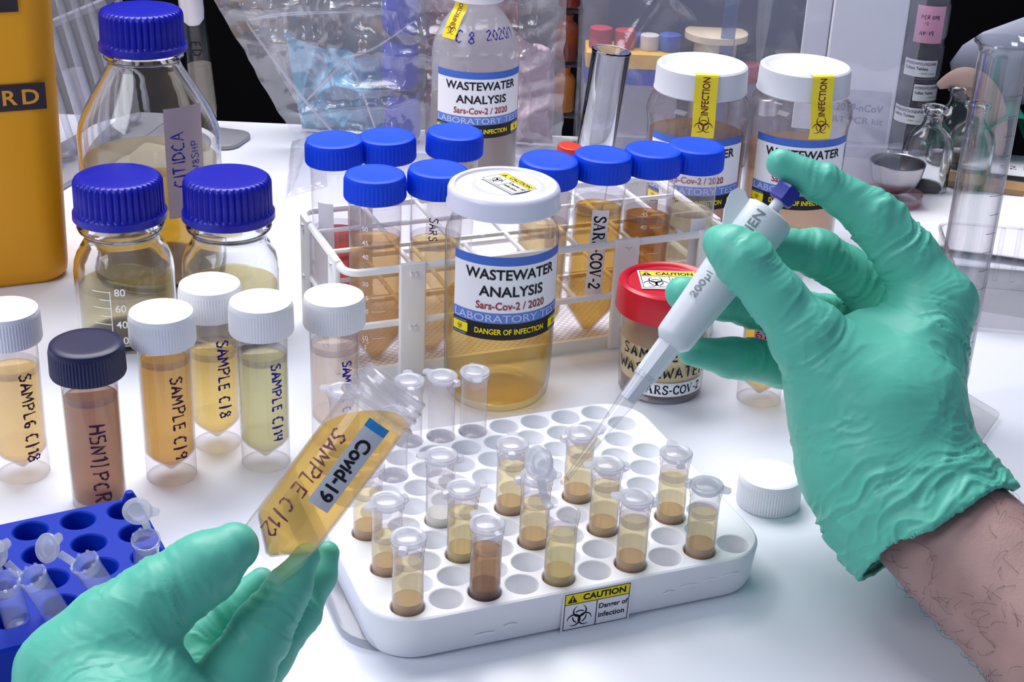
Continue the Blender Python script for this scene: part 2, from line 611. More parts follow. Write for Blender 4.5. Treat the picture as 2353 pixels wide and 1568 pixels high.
M_BLUEP2 = plastic('pale_blue_print', rgb(104, 134, 214), 0.55, 0.3)
M_PALEP = plastic('pale_print', rgb(186, 202, 244), 0.55, 0.3)
M_REDP = plastic('dark_red_print', rgb(160, 52, 58), 0.55, 0.3)
M_BLACKP = plastic('black_band_print', rgb(22, 22, 26), 0.5, 0.3)
M_YELP = plastic('yellow_print', rgb(250, 226, 20), 0.5, 0.3)
M_MAROON = plastic('maroon_print', rgb(112, 40, 50), 0.5, 0.3)
M_WPRINT = plastic('white_print', rgb(250, 250, 250), 0.5, 0.3)
M_PP = clear('cloudy_polypropylene', (0.97, 0.96, 0.97), (0.80, 0.78, 0.82), milk=0.10, milk_col=(0.92, 0.90, 0.94), rough=0.12)
M_PPM = clear('milky_polypropylene', (0.95, 0.95, 0.97), (0.7, 0.72, 0.78), milk=0.22, milk_col=(0.90, 0.91, 0.96), rough=0.15)
M_LIDPP = clear('milky_lid_plastic', (0.92, 0.92, 0.95), (0.7, 0.72, 0.78), milk=0.48, milk_col=(0.88, 0.89, 0.94), rough=0.18)
M_PS = clear('clear_polystyrene', (0.985, 0.98, 0.985), (0.66, 0.64, 0.68), milk=0.02, rough=0.04)
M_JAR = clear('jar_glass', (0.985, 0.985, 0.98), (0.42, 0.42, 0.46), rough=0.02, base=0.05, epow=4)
M_MENI = clear('meniscus_refraction_tint', (.80, .77, .80), (.58, .55, .60), milk=.05, milk_col=(.6, .56, .6), rough=.05)  # grey-lavender tint stands in for the dark refraction band above a liquid
M_GLASS = glass('clear_glass', (0.99, 0.995, 1.0))

# ---------------------------------------------------------------- printed stickers
def caution_parts(w, h):
    """returns (material, sub-part name, shape) of a caution sticker centred on the origin"""
    yb = h * 0.27
    top = h / 2 - h * .045
    ytext = top - yb / 2
    tri = shift2(triangle2d(yb * .82), -w * .36, ytext)
    txt = shift2(text2d('CAUTION', w=w * .62, h=yb * .58, bold=.035), w * .1, ytext)
    body_h = h * .91 - yb
    ymid = -h / 2 + h * .045 + body_h / 2
    bio = shift2(biohazard2d(body_h * .46), -w * .24, ymid - body_h * .03)
    t1 = shift2(text2d('Danger of', w=w * .42, h=body_h * .26, bold=.02), w * .245, ymid + body_h * .20)
    t2 = shift2(text2d('infection', w=w * .38, h=body_h * .21, bold=.02), w * .225, ymid - body_h * .12)
    lines = join2(frame2d(w * .94, h * .91, h * .016), rect2d(w * .012, body_h, -w * .0, ymid, 1), rect2d(w * .94, h * .016, 0, top - yb))
    return [(M_PAPER, 'caution_sticker', rect2d(w, h)), (M_YELP, 'yellow_band', rect2d(w * .94, yb, 0, top - yb / 2)),
            (M_INK, 'print', join2(tri, txt, bio, t1, t2, lines)), (M_YELP, 'exclamation_mark', shift2(text2d('!', h=yb * .45, bold=.03), -w * .36, ytext - yb * .04))]

def add_print(parent, pieces, place):
    """first piece is the sticker (a part), the rest are its printed sub-parts"""
    base = None
    for k, (m, nm, s) in enumerate(pieces):
        o = part(nm, place(s, 0.012 + 0.006 * k), m, base or parent, smooth=False)
        base = base or o
    return base

def wastewater_label(parent, R, z_top, a0, arc_w=6.9, hgt=4.75):
    k = arc_w / 6.9
    q = hgt / 4.75
    def yz(d):
        return -d * q
    H = hgt
    W = arc_w
    cy = lambda d: -d * q
    pieces = [(M_PAPER, 'paper_label', rect2d(W, H, 0, -H / 2, 40)),
              (M_BLUEP, 'blue_band', rect2d(W, .5 * q, 0, cy(.25), 40)),
              (M_BLUEP2, 'blue_strip', rect2d(W, .60 * q, 0, cy(3.50), 40)),
              (M_BLACKP, 'black_band', rect2d(W, .95 * q, 0, cy(4.275), 40)),
              (M_INK, 'lettering', join2(shift2(text2d('WASTEWATER', w=5.27 * k, h=.60 * q, bold=.02), .02, cy(1.0)), shift2(text2d('ANALYSIS', w=3.6 * k, h=.60 * q, bold=.02), .0, cy(1.96)))),
              (M_REDP, 'red_lettering', shift2(text2d('Sars-Cov-2 / 2020', w=3.9 * k, h=.45 * q, bold=.018), 0, cy(2.78))),
              (M_PALEP, 'pale_lettering', shift2(text2d('LABORATORY TEST', w=6.6 * k, h=.44 * q, bold=.012), 0, cy(3.5))),
              (M_YELP, 'yellow_lettering', join2(shift2(text2d('DANGER OF INFECTION', w=3.95 * k, h=.33 * q, bold=.025), 0, cy(4.27)), rect2d(1.0 * k, .52 * q, -W / 2 + .55 * k, cy(4.27), 6), rect2d(1.0 * k, .52 * q, W / 2 - .55 * k, cy(4.27), 6))),
              (M_INK, 'hazard_symbol', shift2(biohazard2d(.22 * q), -W / 2 + .55 * k, cy(4.28))), (M_INK, 'hazard_symbol', shift2(biohazard2d(.22 * q), W / 2 - .55 * k, cy(4.28))),
              (M_PALEP, 'small_print', join2(*[shift2(text2d(b, w=.85 * k, h=.10 * q, bold=.0), sx * (W / 2 - .55 * k), cy(d)) for b, d in (('CAUTION', 3.92), ('BIOHAZARD', 4.62)) for sx in (-1, 1)]))]
    return add_print(parent, pieces, lambda s, off: on_cyl(s, R, z_top, a0, off))

# ---------------------------------------------------------------- caps
def ribbed_cap(R, H, ribs, amp, bev=0.2, skirt=0.0, top_dish=0.0):
    n = ribs * 2
    prof = [(0, H - top_dish), (R * .55, H - top_dish), (R - bev * 1.6, H - top_dish * .3), (R - bev * .75, H - bev * .05), (R - bev * .22, H - bev * .35), (R - bev * .02, H - bev), (R, H - bev * 1.5)]
    k0 = len(prof) - 1
    if skirt:
        prof += [(R * 1.005, skirt * 1.15), (R * 1.035, skirt * .95), (R * 1.05, skirt * .5), (R * 1.05, .02), (R * .9, 0), (R * .88, .3)]
        k1 = k0 + 1
    else:
        prof += [(R * 1.01, .12), (R * 1.0, .02), (R * .92, 0), (R * .9, .3)]
        k1 = k0 + 1
    return lathe(prof, n, lambda k, i: (1 + amp * (1 if i % 2 else -1)) if k0 <= k <= k1 else 1.0)

def flute_cap(R, H, flutes, amp, bev=0.25, skirt=0.5):
    n = flutes * 6
    prof = [(0, H), (R * .5, H), (R - bev * 1.8, H), (R - bev, H - bev * .12), (R - bev * .35, H - bev * .5), (R, H - bev * 1.3), (R * 1.005, H * .5), (R * 1.01, skirt * 1.25), (R * 1.02, skirt), (R * 1.055, skirt * .85), (R * 1.06, .06), (R * 1.04, 0), (R * .9, 0), (R * .88, .3)]
    return lathe(prof, n, lambda k, i: (1 - amp * (0.5 + 0.5 * math.cos(2 * PI * i / 6)) ** 2) if 4 <= k <= 7 else 1.0)

_C = {}
def cached(key, make, mat, sharp=40):
    if key not in _C:
        _C[key] = mesh_data(key, make(), mat, sharp)
    return _C[key]

# ---------------------------------------------------------------- universal sample vials
def sample_vial(label, loc, cap, capr, capz, R, liq, level, words, ink, aw, seed, hw=0.62, zc=None, flat=False, body=None, capH=1.7, rot=None, tag_extra=None):
    t = thing('sample_vial', label, 'vial', loc, facing(loc[0], loc[1]), 'sample vials standing on the bench', rot)
    b = body or M_PP
    base = .05 if flat else 1.25
    part('body', cached('vial_body_%.2f_%s' % (R, flat), lambda: lathe([(R * .98, 0), (R, .05), (R, 1.2), (R * 1.01, 4), (R * 1.02, capz + .3), (R * .93, capz + .4)]), b), b, t)
    if flat:
        lp = [(0, .35), (R * .9, .35), (R * .95, .5), (R * .97, level), (R * .93, level - .04), (0, level - .06)]
        fp = [(0, .3), (R * .95, .3), (R * .98, .45)]
    else:
        lp = [(0, .42), (.12, .44), (R * .80, 1.25), (R * .95, 1.5), (R * .97, level), (R * .93, level - .04), (0, level - .06)]
        fp = [(0, .36), (.14, .38), (R * .83, 1.2), (R * .97, 1.45), (R * .985, 1.6)]
    part('floor_cone', cached('vial_cone_%.2f_%s' % (R, flat), lambda: lathe(fp), b), b, t)
    part('liquid', lathe(lp), liq, t)
    part('meniscus', lathe([(R * .975, level - .05), (R * .98, level + .10), (R * .985, level + .34)], 40), M_MENI, t)
    c = part('cap', cached('vial_cap_%.2f_%s' % (capr, cap.name), lambda: ribbed_cap(capr, capH, 70, .017, .26, 0, 0), cap), cap, t, (0, 0, capz))
    if words:
        part('handwriting', on_cyl(script2d(words, hw, .115, .22, seed), R * 1.015, zc, aw, .015, -1), ink, t, smooth=False)
    return t

L_C18 = liquid('pale_amber_liquid', (.99, .86, .56), .30, (.93, .72, .34))
L_H5 = liquid('brown_liquid', (.76, .54, .36), .50, (.52, .31, .17))
L_C9 = liquid('orange_amber_liquid', (.98, .78, .38), .38, (.88, .56, .14))
L_C8 = liquid('yellow_liquid', (1.0, .88, .50), .25, (.95, .74, .28))
L_C14 = liquid('greenish_liquid', (.93, .92, .64), .35, (.74, .70, .40))
L_SAM = liquid('faint_peach_liquid', (.98, .92, .85), .15, (.9, .76, .62))

sample_vial('white-capped vial of pale amber liquid marked SAMPLE C/18, cut by the photo edge', (-23.98, 64.18, 0), M_WHITE, 1.55, 7.3, 1.27, L_C18, 5.7, 'SAMPLG C|18', M_MARK_P, .45, 3, .60, 3.6)
sample_vial('navy-capped vial of brown liquid marked H5N1/PCR', (-19.57, 61.87, 0), M_NAVY, 1.70, 6.9, 1.27, L_H5, 5.7, 'H5N1|PCR', M_MARK_P, .12, 5, .72, 2.75, flat=True, capH=1.62)
sample_vial('white-capped vial of orange amber liquid marked SAMPLE C/9', (-16.70, 64.59, 0), M_WHITE, 1.55, 7.35, 1.24, L_C9, 6.4, 'SAMPLE C|9', M_MARK_P, .42, 8, .60, 3.75)
sample_vial('white-capped vial of yellow liquid marked SAMPLE C/8', (-15.09, 68.06, 0), M_WHITE, 1.55, 7.35, 1.22, L_C8, 5.2, 'SAMPLE C|8', M_MARK_B, .40, 11, .58, 4.2)
sample_vial('white-capped vial of greenish yellow liquid marked SAMPLE C/14', (-12.26, 66.27, 0), M_WHITE, 1.55, 7.35, 1.22, L_C14, 5.9, 'SAMPLE C|14', M_MARK_B, .55, 14, .54, 3.9)
sample_vial('white-capped vial of nearly colourless liquid beside the white tube rack', (-9.05, 69.0, 0), M_WHITE, 1.55, 6.6, 1.24, L_SAM, 5.3, 'SAMPLE C', M_MARK_B, .5, 17, .48, 3.6)

# the vial half hidden behind the gloved hand
t = sample_vial('vial with yellow liquid and pink hazard label behind the gloved hand', (14.08, 75.68, 0), M_WHITE, 1.55, 7.3, 1.24, L_C8, 6.0, None, None, 0, 1)
lb = add_print(t, [(plastic('yellow_sticker', rgb(236, 190, 70), .5), 'hazard_label', rect2d(2.6, 3.4, 0, 0, 14)), (plastic('pink_print', rgb(196, 92, 110), .5), 'pink_band', rect2d(1.15, 3.2, -.2, 0, 8)),
                   (M_INK, 'lettering', join2(shift2(text2d('INFECTIBLE', w=2.3, h=.36, bold=.02), 0, 0, 1, -PI / 2), shift2(text2d('AGENT', w=1.2, h=.36, bold=.02), -.5, -.1, 1, -PI / 2)))],
               lambda s, off: on_cyl(s, 1.27, 4.3, .1, off))
part('handwriting', on_cyl(script2d('C', .5, .085, .2, 4), 1.26, 1.75, .5, .02, -1), M_MARK_P, t, smooth=False)

# loose cap by the hand
o = part('screw_cap', cached('vial_cap_1.55_white_plastic', lambda: ribbed_cap(1.55, 1.7, 70, .017, .26), M_WHITE), M_WHITE, None, (13.09, 64.4, 0))
tag(o, 'loose white ribbed screw cap lying on the bench', 'cap')

# ---------------------------------------------------------------- laboratory bottles
def lab_bottle(label, loc, prof, inner, capR, capH, capz, liq, level, extra=None, rz=None):
    t = thing('lab_bottle', label, 'bottle', loc, facing(loc[0], loc[1]) if rz is None else rz, 'blue-capped laboratory bottles')
    part('glass_body', lathe(prof + list(reversed(inner)), 72), M_GLASS, t, sharp=60)
    lp = [(0, inner[0][1] + .03)] + [(r - .03, z + .03) for r, z in inner[1:] if z < level] 
    rr = [r for r, z in inner if z >= level][0] - .03
    part('liquid', lathe(lp + [(rr, level), (rr - .1, level - .05), (0, level - .06)], 64), liq, t)
    c = part('cap', cached('gl_cap_%.2f' % capR, lambda: flute_cap(capR, capH, 40, .05), M_ULTRA), M_ULTRA, t, (0, 0, capz))
    n = part('moulded_mark', on_plane(join2(shift2(text2d('o', h=.12), 0, 0), shift2(text2d('GL 45', w=.9, h=.2), -capR * .55, .1, 1, .9), shift2(text2d('180', w=.6, h=.2), capR * .5, -.3, 1, .6)), (0, 0, capH), (1, 0, 0), (0, 1, 0), .012), plastic('ultramarine_raised', rgb(52, 56, 205), .3), c, smooth=False)
    return t

p100 = [(0, .0), (2.3, 0), (2.7, .12), (2.88, .5), (2.88, 4.3), (2.80, 4.9), (2.62, 5.4), (2.36, 5.85), (2.18, 6.15), (2.10, 6.4), (2.16, 6.65), (2.40, 6.85), (2.48, 7.05), (2.40, 7.25), (2.1, 7.4), (2.0, 7.6), (2.0, 9.0)]
i100 = [(0, .35), (2.3, .35), (2.6, .6), (2.68, .9), (2.68, 4.2), (2.60, 4.8), (2.42, 5.25), (2.15, 5.7), (1.95, 6.1), (1.85, 6.5), (1.8, 7.4), (1.8, 9.0)]
L_B1 = liquid('straw_liquid', (.96, .90, .66), .14, (.80, .68, .38))
L_B3 = liquid('amber_bottle_liquid', (.93, .70, .18), .35, (.62, .40, .05))
b1 = lab_bottle('small glass bottle with fluted blue cap and white scale numbers, nearer the orange bin', (-22.73, 80.3, 0), p100, i100, 2.52, 2.5, 7.5, L_B1, 3.5)
grad = [shift2(text2d(str(v), h=.46, bold=.01), .55, z) for v, z in ((80, 4.0), (60, 3.0), (40, 2.0), (20, 1.0))]
grad += [rect2d(.05, 3.3, 0, 2.4, 1, 6)] + [rect2d(1.1 if k % 2 == 0 else .65, .05, -.55 if k % 2 == 0 else -.32, 4.0 - .5 * k, 6) for k in range(7)]
part('scale_marks', on_cyl(join2(*grad), 2.88, 0, -.32, .012), M_WPRINT, b1, smooth=False)
b2 = lab_bottle('small glass bottle with fluted blue cap behind the white-capped vials', (-16.65, 81.0, 0), p100, i100, 2.52, 2.5, 7.5, L_B1, 3.5)
p500 = [(0, 0), (3.6, 0), (4.2, .2), (4.4, .7), (4.4, 9.3), (4.25, 10.0), (3.9, 10.8), (3.3, 11.9), (2.65, 13.0), (2.3, 13.6), (2.15, 13.95), (2.2, 14.15), (2.42, 14.25), (2.42, 14.5), (2.1, 14.6), (2.0, 15.5), (2.0, 16.6)]
i500 = [(0, .4), (3.6, .4), (4.0, .7), (4.18, 1.1), (4.18, 9.2), (4.03, 9.9), (3.68, 10.7), (3.08, 11.8), (2.45, 12.9), (2.1, 13.5), (1.9, 14.0), (1.8, 15.0), (1.8, 16.6)]
b3 = lab_bottle('tall glass bottle with fluted blue cap, amber liquid in its lower half', (-23.35, 90.3, 0), p500, i500, 2.52, 2.5, 14.65, L_B3, 5.6)
part('cream_layer', lathe([(4.1, 5.62), (4.13, 6.0), (4.13, 7.8), (3.95, 7.75), (0, 7.74)], 56), liquid('cream_froth', (.97, .93, .80), .45, (.92, .86, .68)), b3)
tp = add_print(b3, [(plastic('masking_tape', rgb(190, 172, 172), .7), 'masking_tape', rect2d(2.6, 7.0, 0, 0, 12)), (M_MARK_B, 'handwriting', join2(shift2(script2d('CITIDCA', .8, .11, .2, 3), -.5, .2, 1, PI / 2), shift2(script2d('NV8SHP', .5, .07, .2, 9), .65, .1, 1, PI / 2)))],
               lambda s, off: on_cyl(s, 4.4, 8.6, .50, off))

# ---------------------------------------------------------------- orange hazard container
M_ORANGE = plastic('orange_plastic', rgb(244, 168, 10), 0.42, 0.4, sss=0.1)
ct = thing('sharps_bin', 'orange hazard waste container with dark label strips', 'container', (-35.6, 90.1, 0), facing(-36, 90) + .04)
w0 = 13.4
part('body', stack([(rrect(w0 * .86 - .6, 9.4, 1.6, 8), 0), (rrect(w0 * .86, 10, 1.9, 8), .35), (rrect(w0 * .87, 10.1, 1.9, 8), 1.0), (rrect(w0 * .91, 10.9, 2.0, 8), 12), (rrect(w0 * .96, 11.6, 2.1, 8), 26)]), M_ORANGE, ct)
M_DKLAB = plastic('dark_label', rgb(40, 26, 40), .5)
M_ORTXT = plastic('orange_print', rgb(232, 160, 40), .5)
sl = .06
def cont_place(s, off):
    return [(x, -(5.08 + z * .036) - off, z) for x, z in s[0]], s[1]
def strip(cx, cz, w, h, words, tw, th, tdx):
    add_print(ct, [(M_DKLAB, 'dark_strip', shift2(rect2d(w, h), cx, cz, 1)), (M_ORTXT, 'lettering', shift2(text2d(words, w=tw, h=th, bold=.02, spacing=1.35), cx + tdx, cz))], cont_place)
strip(-.3, 12.4, 11.0, 1.65, 'BIOHAZARD', 10.2, .95, .0)
strip(-.9, 18.5, 10.0, 1.9, 'I', .28, 1.0, 3.0)

# ---------------------------------------------------------------- jar of wastewater
M_LIDW = plastic('white_enamel_lid', rgb(226, 226, 244), 0.25, 0.5)
L_JAR = liquid('jar_liquid', (.97, .82, .42), .18, (.82, .60, .20))
def jar_body(R, H, neck, zs):
    return lathe([(0, .25), (R * .62, .12), (R * .74, 0), (R * .86, .12), (R * .94, .5), (R * .965, 1.2), (R * .99, 4), (R, zs - 1.5), (R, zs - .6), (R * .97, zs - .2), (R * .90, zs + .2), (neck, zs + .5), (neck, H)], 72)
jr = thing('sample_jar', 'screw-lid jar half full of amber wastewater in front of the white tube rack', 'jar', (-.77, 75.08, 0), facing(-.77, 75.08))
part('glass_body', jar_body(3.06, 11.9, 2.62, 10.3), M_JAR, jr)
part('liquid', lathe([(0, .4), (2.0, .35), (2.5, .5), (2.78, 1.0), (2.88, 2.2), (2.95, 4.2), (2.97, 5.95), (2.85, 5.88), (0, 5.86)], 64), L_JAR, jr)
ld = part('lid', lathe([(0, 12.28), (1.2, 12.28), (1.55, 12.26), (1.65, 12.33), (2.05, 12.33), (2.2, 12.22), (2.55, 12.22), (2.62, 12.34), (2.78, 12.38), (2.92, 12.30), (3.0, 12.1), (3.0, 11.55), (3.06, 11.4), (3.06, 11.28), (2.9, 11.2), (2.6, 11.25)], 72), M_LIDW, jr)
c, s_ = math.cos(-.95), math.sin(-.95)
add_print(ld, caution_parts(2.95, 1.7), lambda s, off: on_plane(s, (.25, .2, 12.335), (c, s_, 0), (-s_, c, 0), off))
wastewater_label(jr, 3.06, 9.41, .22)

# ---------------------------------------------------------------- red-lid cup
L_CUP = plastic('cup_liquid', rgb(226, 206, 150), .25, .5, sss=.3)
L_CUPS = plastic('dark_sediment', rgb(132, 98, 92), .6)
cp = thing('specimen_cup', 'red-lid specimen cup with sediment, marked SAMPLE WASTEWATER', 'cup', (8.53, 76.6, 0), facing(8.5, 76.6))
part('cup_body', lathe([(0, .25), (1.9, .25), (2.05, .0), (2.28, 0), (2.36, .2), (2.62, 5.6), (2.5, 5.65)], 64), M_PP, cp)
part('liquid', lathe([(2.29, 1.15), (2.36, 2.2), (2.44, 3.4), (2.3, 3.36), (0, 3.35)], 56), L_CUP, cp)
part('sediment', lathe([(0, .3), (2.1, .3), (2.24, .5), (2.30, 1.3), (0, 1.32)], 56), L_CUPS, cp)
cl = part('lid', lathe([(0, 6.45), (2.0, 6.45), (2.25, 6.48), (2.38, 6.62), (2.58, 6.66), (2.74, 6.55), (2.80, 6.3), (2.86, 5.1), (2.84, 4.98), (2.7, 4.95), (2.65, 5.2)], 120, lambda k, i: 1 + (.004 if i % 2 else 0) if 7 <= k <= 8 else 1.0), M_RED, cp)
c, s_ = math.cos(.16), math.sin(.16)
add_print(cl, caution_parts(3.4, 2.6), lambda s, off: on_plane(s, (.05, .3, 6.49), (c, s_, 0), (-s_, c, 0), off))
part('handwriting', on_cyl(join2(shift2(script2d('SAMPLE', .66, .115, .25, 21), -.6, 3.15), shift2(script2d('WASTEWATER', .66, .115, .2, 22), .2, 2.1)), 2.42, 0, -.05, .02, 0, .04), M_INK, cp, smooth=False)
add_print(cp, [(M_PAPER, 'paper_label', rect2d(4.6, .85, 0, 0, 24)), (M_INK, 'lettering', serif2d('SARS-COV-2', .52, .17))], lambda s, off: on_cyl(s, 2.36, .98, .32, off + .03, 0, .03))
# ---------------------------------------------------------------- white microtube rack (staggered wells)
A0 = Vector((-3.84, 51.34)); E1 = Vector((.9257, .3783)); E2 = Vector((-.3783, .9257)); PIT = 1.70
RZ = math.atan2(E1.y, E1.x)
RT = 2.15
def hexpos(c, r):
    return A0 + E1 * (c * PIT) + E2 * (r * PIT * .866)
mr = thing('microtube_rack', 'white foam microtube rack with a caution sticker on its front', 'rack', (A0.x, A0.y, 0), RZ)
ow, od, ocx, ocy = 18.6, 15.35, 7.55, 6.55
holes = []
for r in range(10):
    for cc in range(12):
        c_ = cc - (1.5 if r % 2 else 1)
        x, y = c_ * PIT, r * PIT * .866
        if abs(x - ocx) > ow / 2 - .95 or abs(y - ocy) > od / 2 - .9:
            continue
        kx, ky = abs(x - ocx) - (ow / 2 - 2.2), abs(y - ocy) - (od / 2 - 2.2)
        if kx > 0 and ky > 0 and math.hypot(kx, ky) + .78 > 2.15:
            continue
        holes.append((x, y))
bev = .14
top = plate_with_holes(rrect(ow - 2 * bev, od - 2 * bev, 2.2 - bev, 10, ocx, ocy), holes, .72, RT, 1.35, 28, .06)
sides = stack([(rrect(ow - 1.0, od - 1.0, 1.8, 10, ocx, ocy), 0.0), (rrect(ow - .5, od - .5, 2.0, 10, ocx, ocy), .12), (rrect(ow - .3, od - .3, 2.1, 10, ocx, ocy), .4), (rrect(ow, od, 2.2, 10, ocx, ocy), RT - bev * 1.2), (rrect(ow - .6 * bev, od - .6 * bev, 2.2, 10, ocx, ocy), RT - bev * .35), (rrect(ow - 2 * bev, od - 2 * bev, 2.2 - bev, 10, ocx, ocy), RT)], True, False)
M_FOAM = plastic('white_foam', rgb(246, 247, 252), .55, .3, bump=.06, bscale=220)
part('rack_body', join(top, sides), M_FOAM, mr, sharp=35)
add_print(mr, caution_parts(3.25, 2.12), lambda s, off: on_plane(s, (8.15, ocy - od / 2 + .02, 1.06), (1, 0, 0), (0, -.05, 1), off))
for _x, _l, _z in ((2.6, .9, .75), (3.9, .6, .95), (11.4, .5, 1.0), (12.2, .8, 1.15), (13.3, .6, 1.25), (14.2, .9, 1.3)):
    part('moulded_mark', sweep([(_x, ocy - od / 2 + .03, _z), (_x + _l / 2, ocy - od / 2 + .03, _z + .07), (_x + _l, ocy - od / 2 + .03, _z)], .05, 6), M_FOAM, mr)
tr_ = part('plastic_tray', slab(ow * .62, od * .9, 0.0, .55, 2.0, .12, .9 + ow * .31 - 3.4, ocy + .3), M_PPM, mr)

TB = {}
def tube_mesh(key, prof, mat, n=32):
    if key not in TB:
        TB[key] = mesh_data(key, lathe(prof, n), mat)
    return TB[key]

def lid_shape():
    disc = lathe([(0, .16), (.42, .16), (.5, .12), (.55, .16), (.72, .16), (.76, .1), (.74, .0), (.60, -.02), (.56, -.22), (.5, -.22), (.48, -.02), (0, -.02)], 36)
    return disc

def tab_shape():
    return stack([([(.62, -.30), (1.05, -.2), (1.12, 0), (1.05, .2), (.62, .30)], .02), ([(.62, -.30), (1.05, -.2), (1.12, 0), (1.05, .2), (.62, .30)], .13)])

MR = .66
M_SEDS = {}
def microtube(label, base, z0, H, liq, level, sed, sedmat, tab=None, open_lid=None, group='microtubes in the white rack', words=None, tilt=None, clearmat=None, capless=False):
    """base: xy; z0: where the foot stands; H: rim height above the foot"""
    cm_ = clearmat or M_PP
    t = thing('microtube', label, 'tube', (base[0], base[1], z0), 0.0, group, tilt)
    t.rotation_mode = 'XYZ'
    part('tube_body', tube_mesh('tube_body_%.1f_%s' % (H, cm_.name), [(0, 0), (MR * .8, 0), (MR * .96, .12), (MR, .3), (MR, H - .55), (MR * 1.04, H - .5), (MR * 1.04, H - .3), (MR * 1.1, H - .22), (MR * 1.14, H - .04), (MR * 1.06, H), (MR * .94, H - .02), (MR * .92, H - .6)], cm_), cm_, t)
    if liq:
        part('liquid', tube_mesh('tube_liquid_%.1f_%.1f_%s' % (sed, level, liq.name), [(MR * .93, sed - .15), (MR * .95, sed), (MR * .95, level), (MR * .88, level - .06), (0, level - .09)], liq), liq, t)
        part('meniscus', tube_mesh('tube_meniscus', [(MR * .95, -.07), (MR * .955, .05), (MR * .96, .26)], M_MENI), M_MENI, t, (0, 0, level))
        part('sediment', tube_mesh('tube_sediment_%.1f_%s' % (sed, sedmat.name), [(0, .05), (MR * .85, .06), (MR * .94, .2), (MR * .945, sed), (0, sed)], sedmat), sedmat, t)
    else:
        part('foot', tube_mesh('tube_foot', [(0, 1.55), (MR * .5, 1.52), (MR * .9, 1.35), (MR * .97, 1.2)], M_PPM), M_PPM, t)
    a = tab if tab is not None else 0.0
    if open_lid is None and not capless:
        key = 'tube_lid'
        if key not in TB:
            TB[key] = mesh_data(key, lid_shape(), M_LIDPP)
            TB['lid_tab'] = mesh_data('lid_tab', tab_shape(), M_LIDPP)
            TB['hinge'] = mesh_data('hinge', sweep([(-.72, 0, .06), (-.92, 0, .02), (-.95, 0, -.14), (-.72, 0, -.22)], .09, 6, True, 2.2), M_LIDPP)
        l = part('lid', TB['tube_lid'], None, t, (0, 0, H + .03), (0, 0, a))
        part('lid_tab', TB['lid_tab'], None, l)
        part('hinge', TB['hinge'], None, t, (0, 0, H + .03), (0, 0, a))
    elif open_lid is not None:
        if 'tube_lid' not in TB:
            TB['tube_lid'] = mesh_data('tube_lid', lid_shape(), M_LIDPP)
            TB['lid_tab'] = mesh_data('lid_tab', tab_shape(), M_LIDPP)
        (lx, ly, lz), lrot, hinge_path = open_lid
        l = part('lid', TB['tube_lid'], None, t, (lx, ly, lz), lrot)
        part('lid_tab', TB['lid_tab'], None, l)
        part('hinge', sweep(smoothpath(hinge_path, 4), .1, 6, True, 2.2), M_LIDPP, t)
    return t

L_TUBE = liquid('pale_wastewater', (1.0, .95, .76), .22, (1.0, .87, .52))
L_TUBEY = liquid('yellow_wastewater', (.99, .95, .72), .28, (.95, .85, .46))
L_TUBEB = liquid('brown_wastewater', (.86, .66, .42), .42, (.60, .36, .14))
L_TUBEC = liquid('clear_water', (.98, .98, .97), .1, (.9, .9, .88))
S_TAN = plastic('tan_sediment', rgb(196, 164, 128), .6, .3, sss=.2)
S_BRN = plastic('brown_sediment', rgb(120, 84, 68), .6, .3)
S_OLV = plastic('olive_sediment', rgb(200, 178, 126), .6, .3, sss=.2)
S_WHT = plastic('pale_sediment', rgb(236, 234, 224), .5, .3, sss=.2)
z0 = .55
D = math.radians
spec = [  # col, row, label, liquid, level, sediment height, sediment, tab direction (world degrees)
    (0, 0, 'microtube of pale wastewater at the front corner of the white rack', L_TUBE, 3.75, 2.0, S_TAN, 80),
    (2, 0, 'microtube of dark brown wastewater in the front row', L_TUBEB, 3.75, 2.0, S_BRN, 125),
    (6, 0, 'closed microtube in the front row, right above the caution sticker edge', L_TUBE, 3.8, 2.0, S_TAN, 175),
    (8, 0, 'microtube of pale wastewater at the end of the front row, nearest the loose cap', L_TUBE, 3.55, 2.05, S_TAN, -25),
    (0, 2, 'microtube of pale wastewater just behind the front corner one', L_TUBE, 3.2, 2.05, S_TAN, -145),
    (2, 2, 'microtube of yellower wastewater behind the dark brown one', L_TUBEY, 3.8, 2.0, S_OLV, 25),
    (4, 2, 'closed microtube of pale wastewater just under the pipette tip', L_TUBE, 3.6, 2.0, S_TAN, 10),
    (6, 2, 'microtube of pale wastewater in the second filled row, in front of the pipette drop', L_TUBE, 3.9, 2.0, S_TAN, 190),
    (8, 2, 'microtube of pale wastewater farthest along the second filled row', L_TUBE, 3.8, 2.0, S_TAN, 100),
    (0, 4, 'microtube of pale wastewater beside the held tilted tube', L_TUBE, 3.6, 2.0, S_TAN, 60),
    (2, 4, 'microtube of clear water with white sediment in the white rack', L_TUBEC, 3.6, 2.0, S_WHT, 185),
    (4, 4, 'microtube of pale wastewater behind the raised open lid', L_TUBE, 3.9, 2.0, S_TAN, 90),
    (6, 4, 'microtube of pale wastewater behind the pipette tip', L_TUBE, 4.0, 2.0, S_TAN, 20),
]
for c_, r_, lab, lq, lev, sd, sm, tabdeg in spec:
    p = hexpos(c_, r_)
    microtube(lab, p, z0, 4.85, lq, lev, sd, sm, D(tabdeg))
p = hexpos(4, 0)
microtube('open microtube of yellow wastewater in the front row, its lid swung back', p, z0, 4.85, L_TUBEY, 3.8, 2.0, S_OLV, None,
          ((-1.05, 1.15, 6.55), (D(70), D(10), D(-50)), [(-.5, .5, 4.75), (-.75, .8, 4.9), (-.9, 1.05, 5.4), (-1.0, 1.15, 5.9)]))
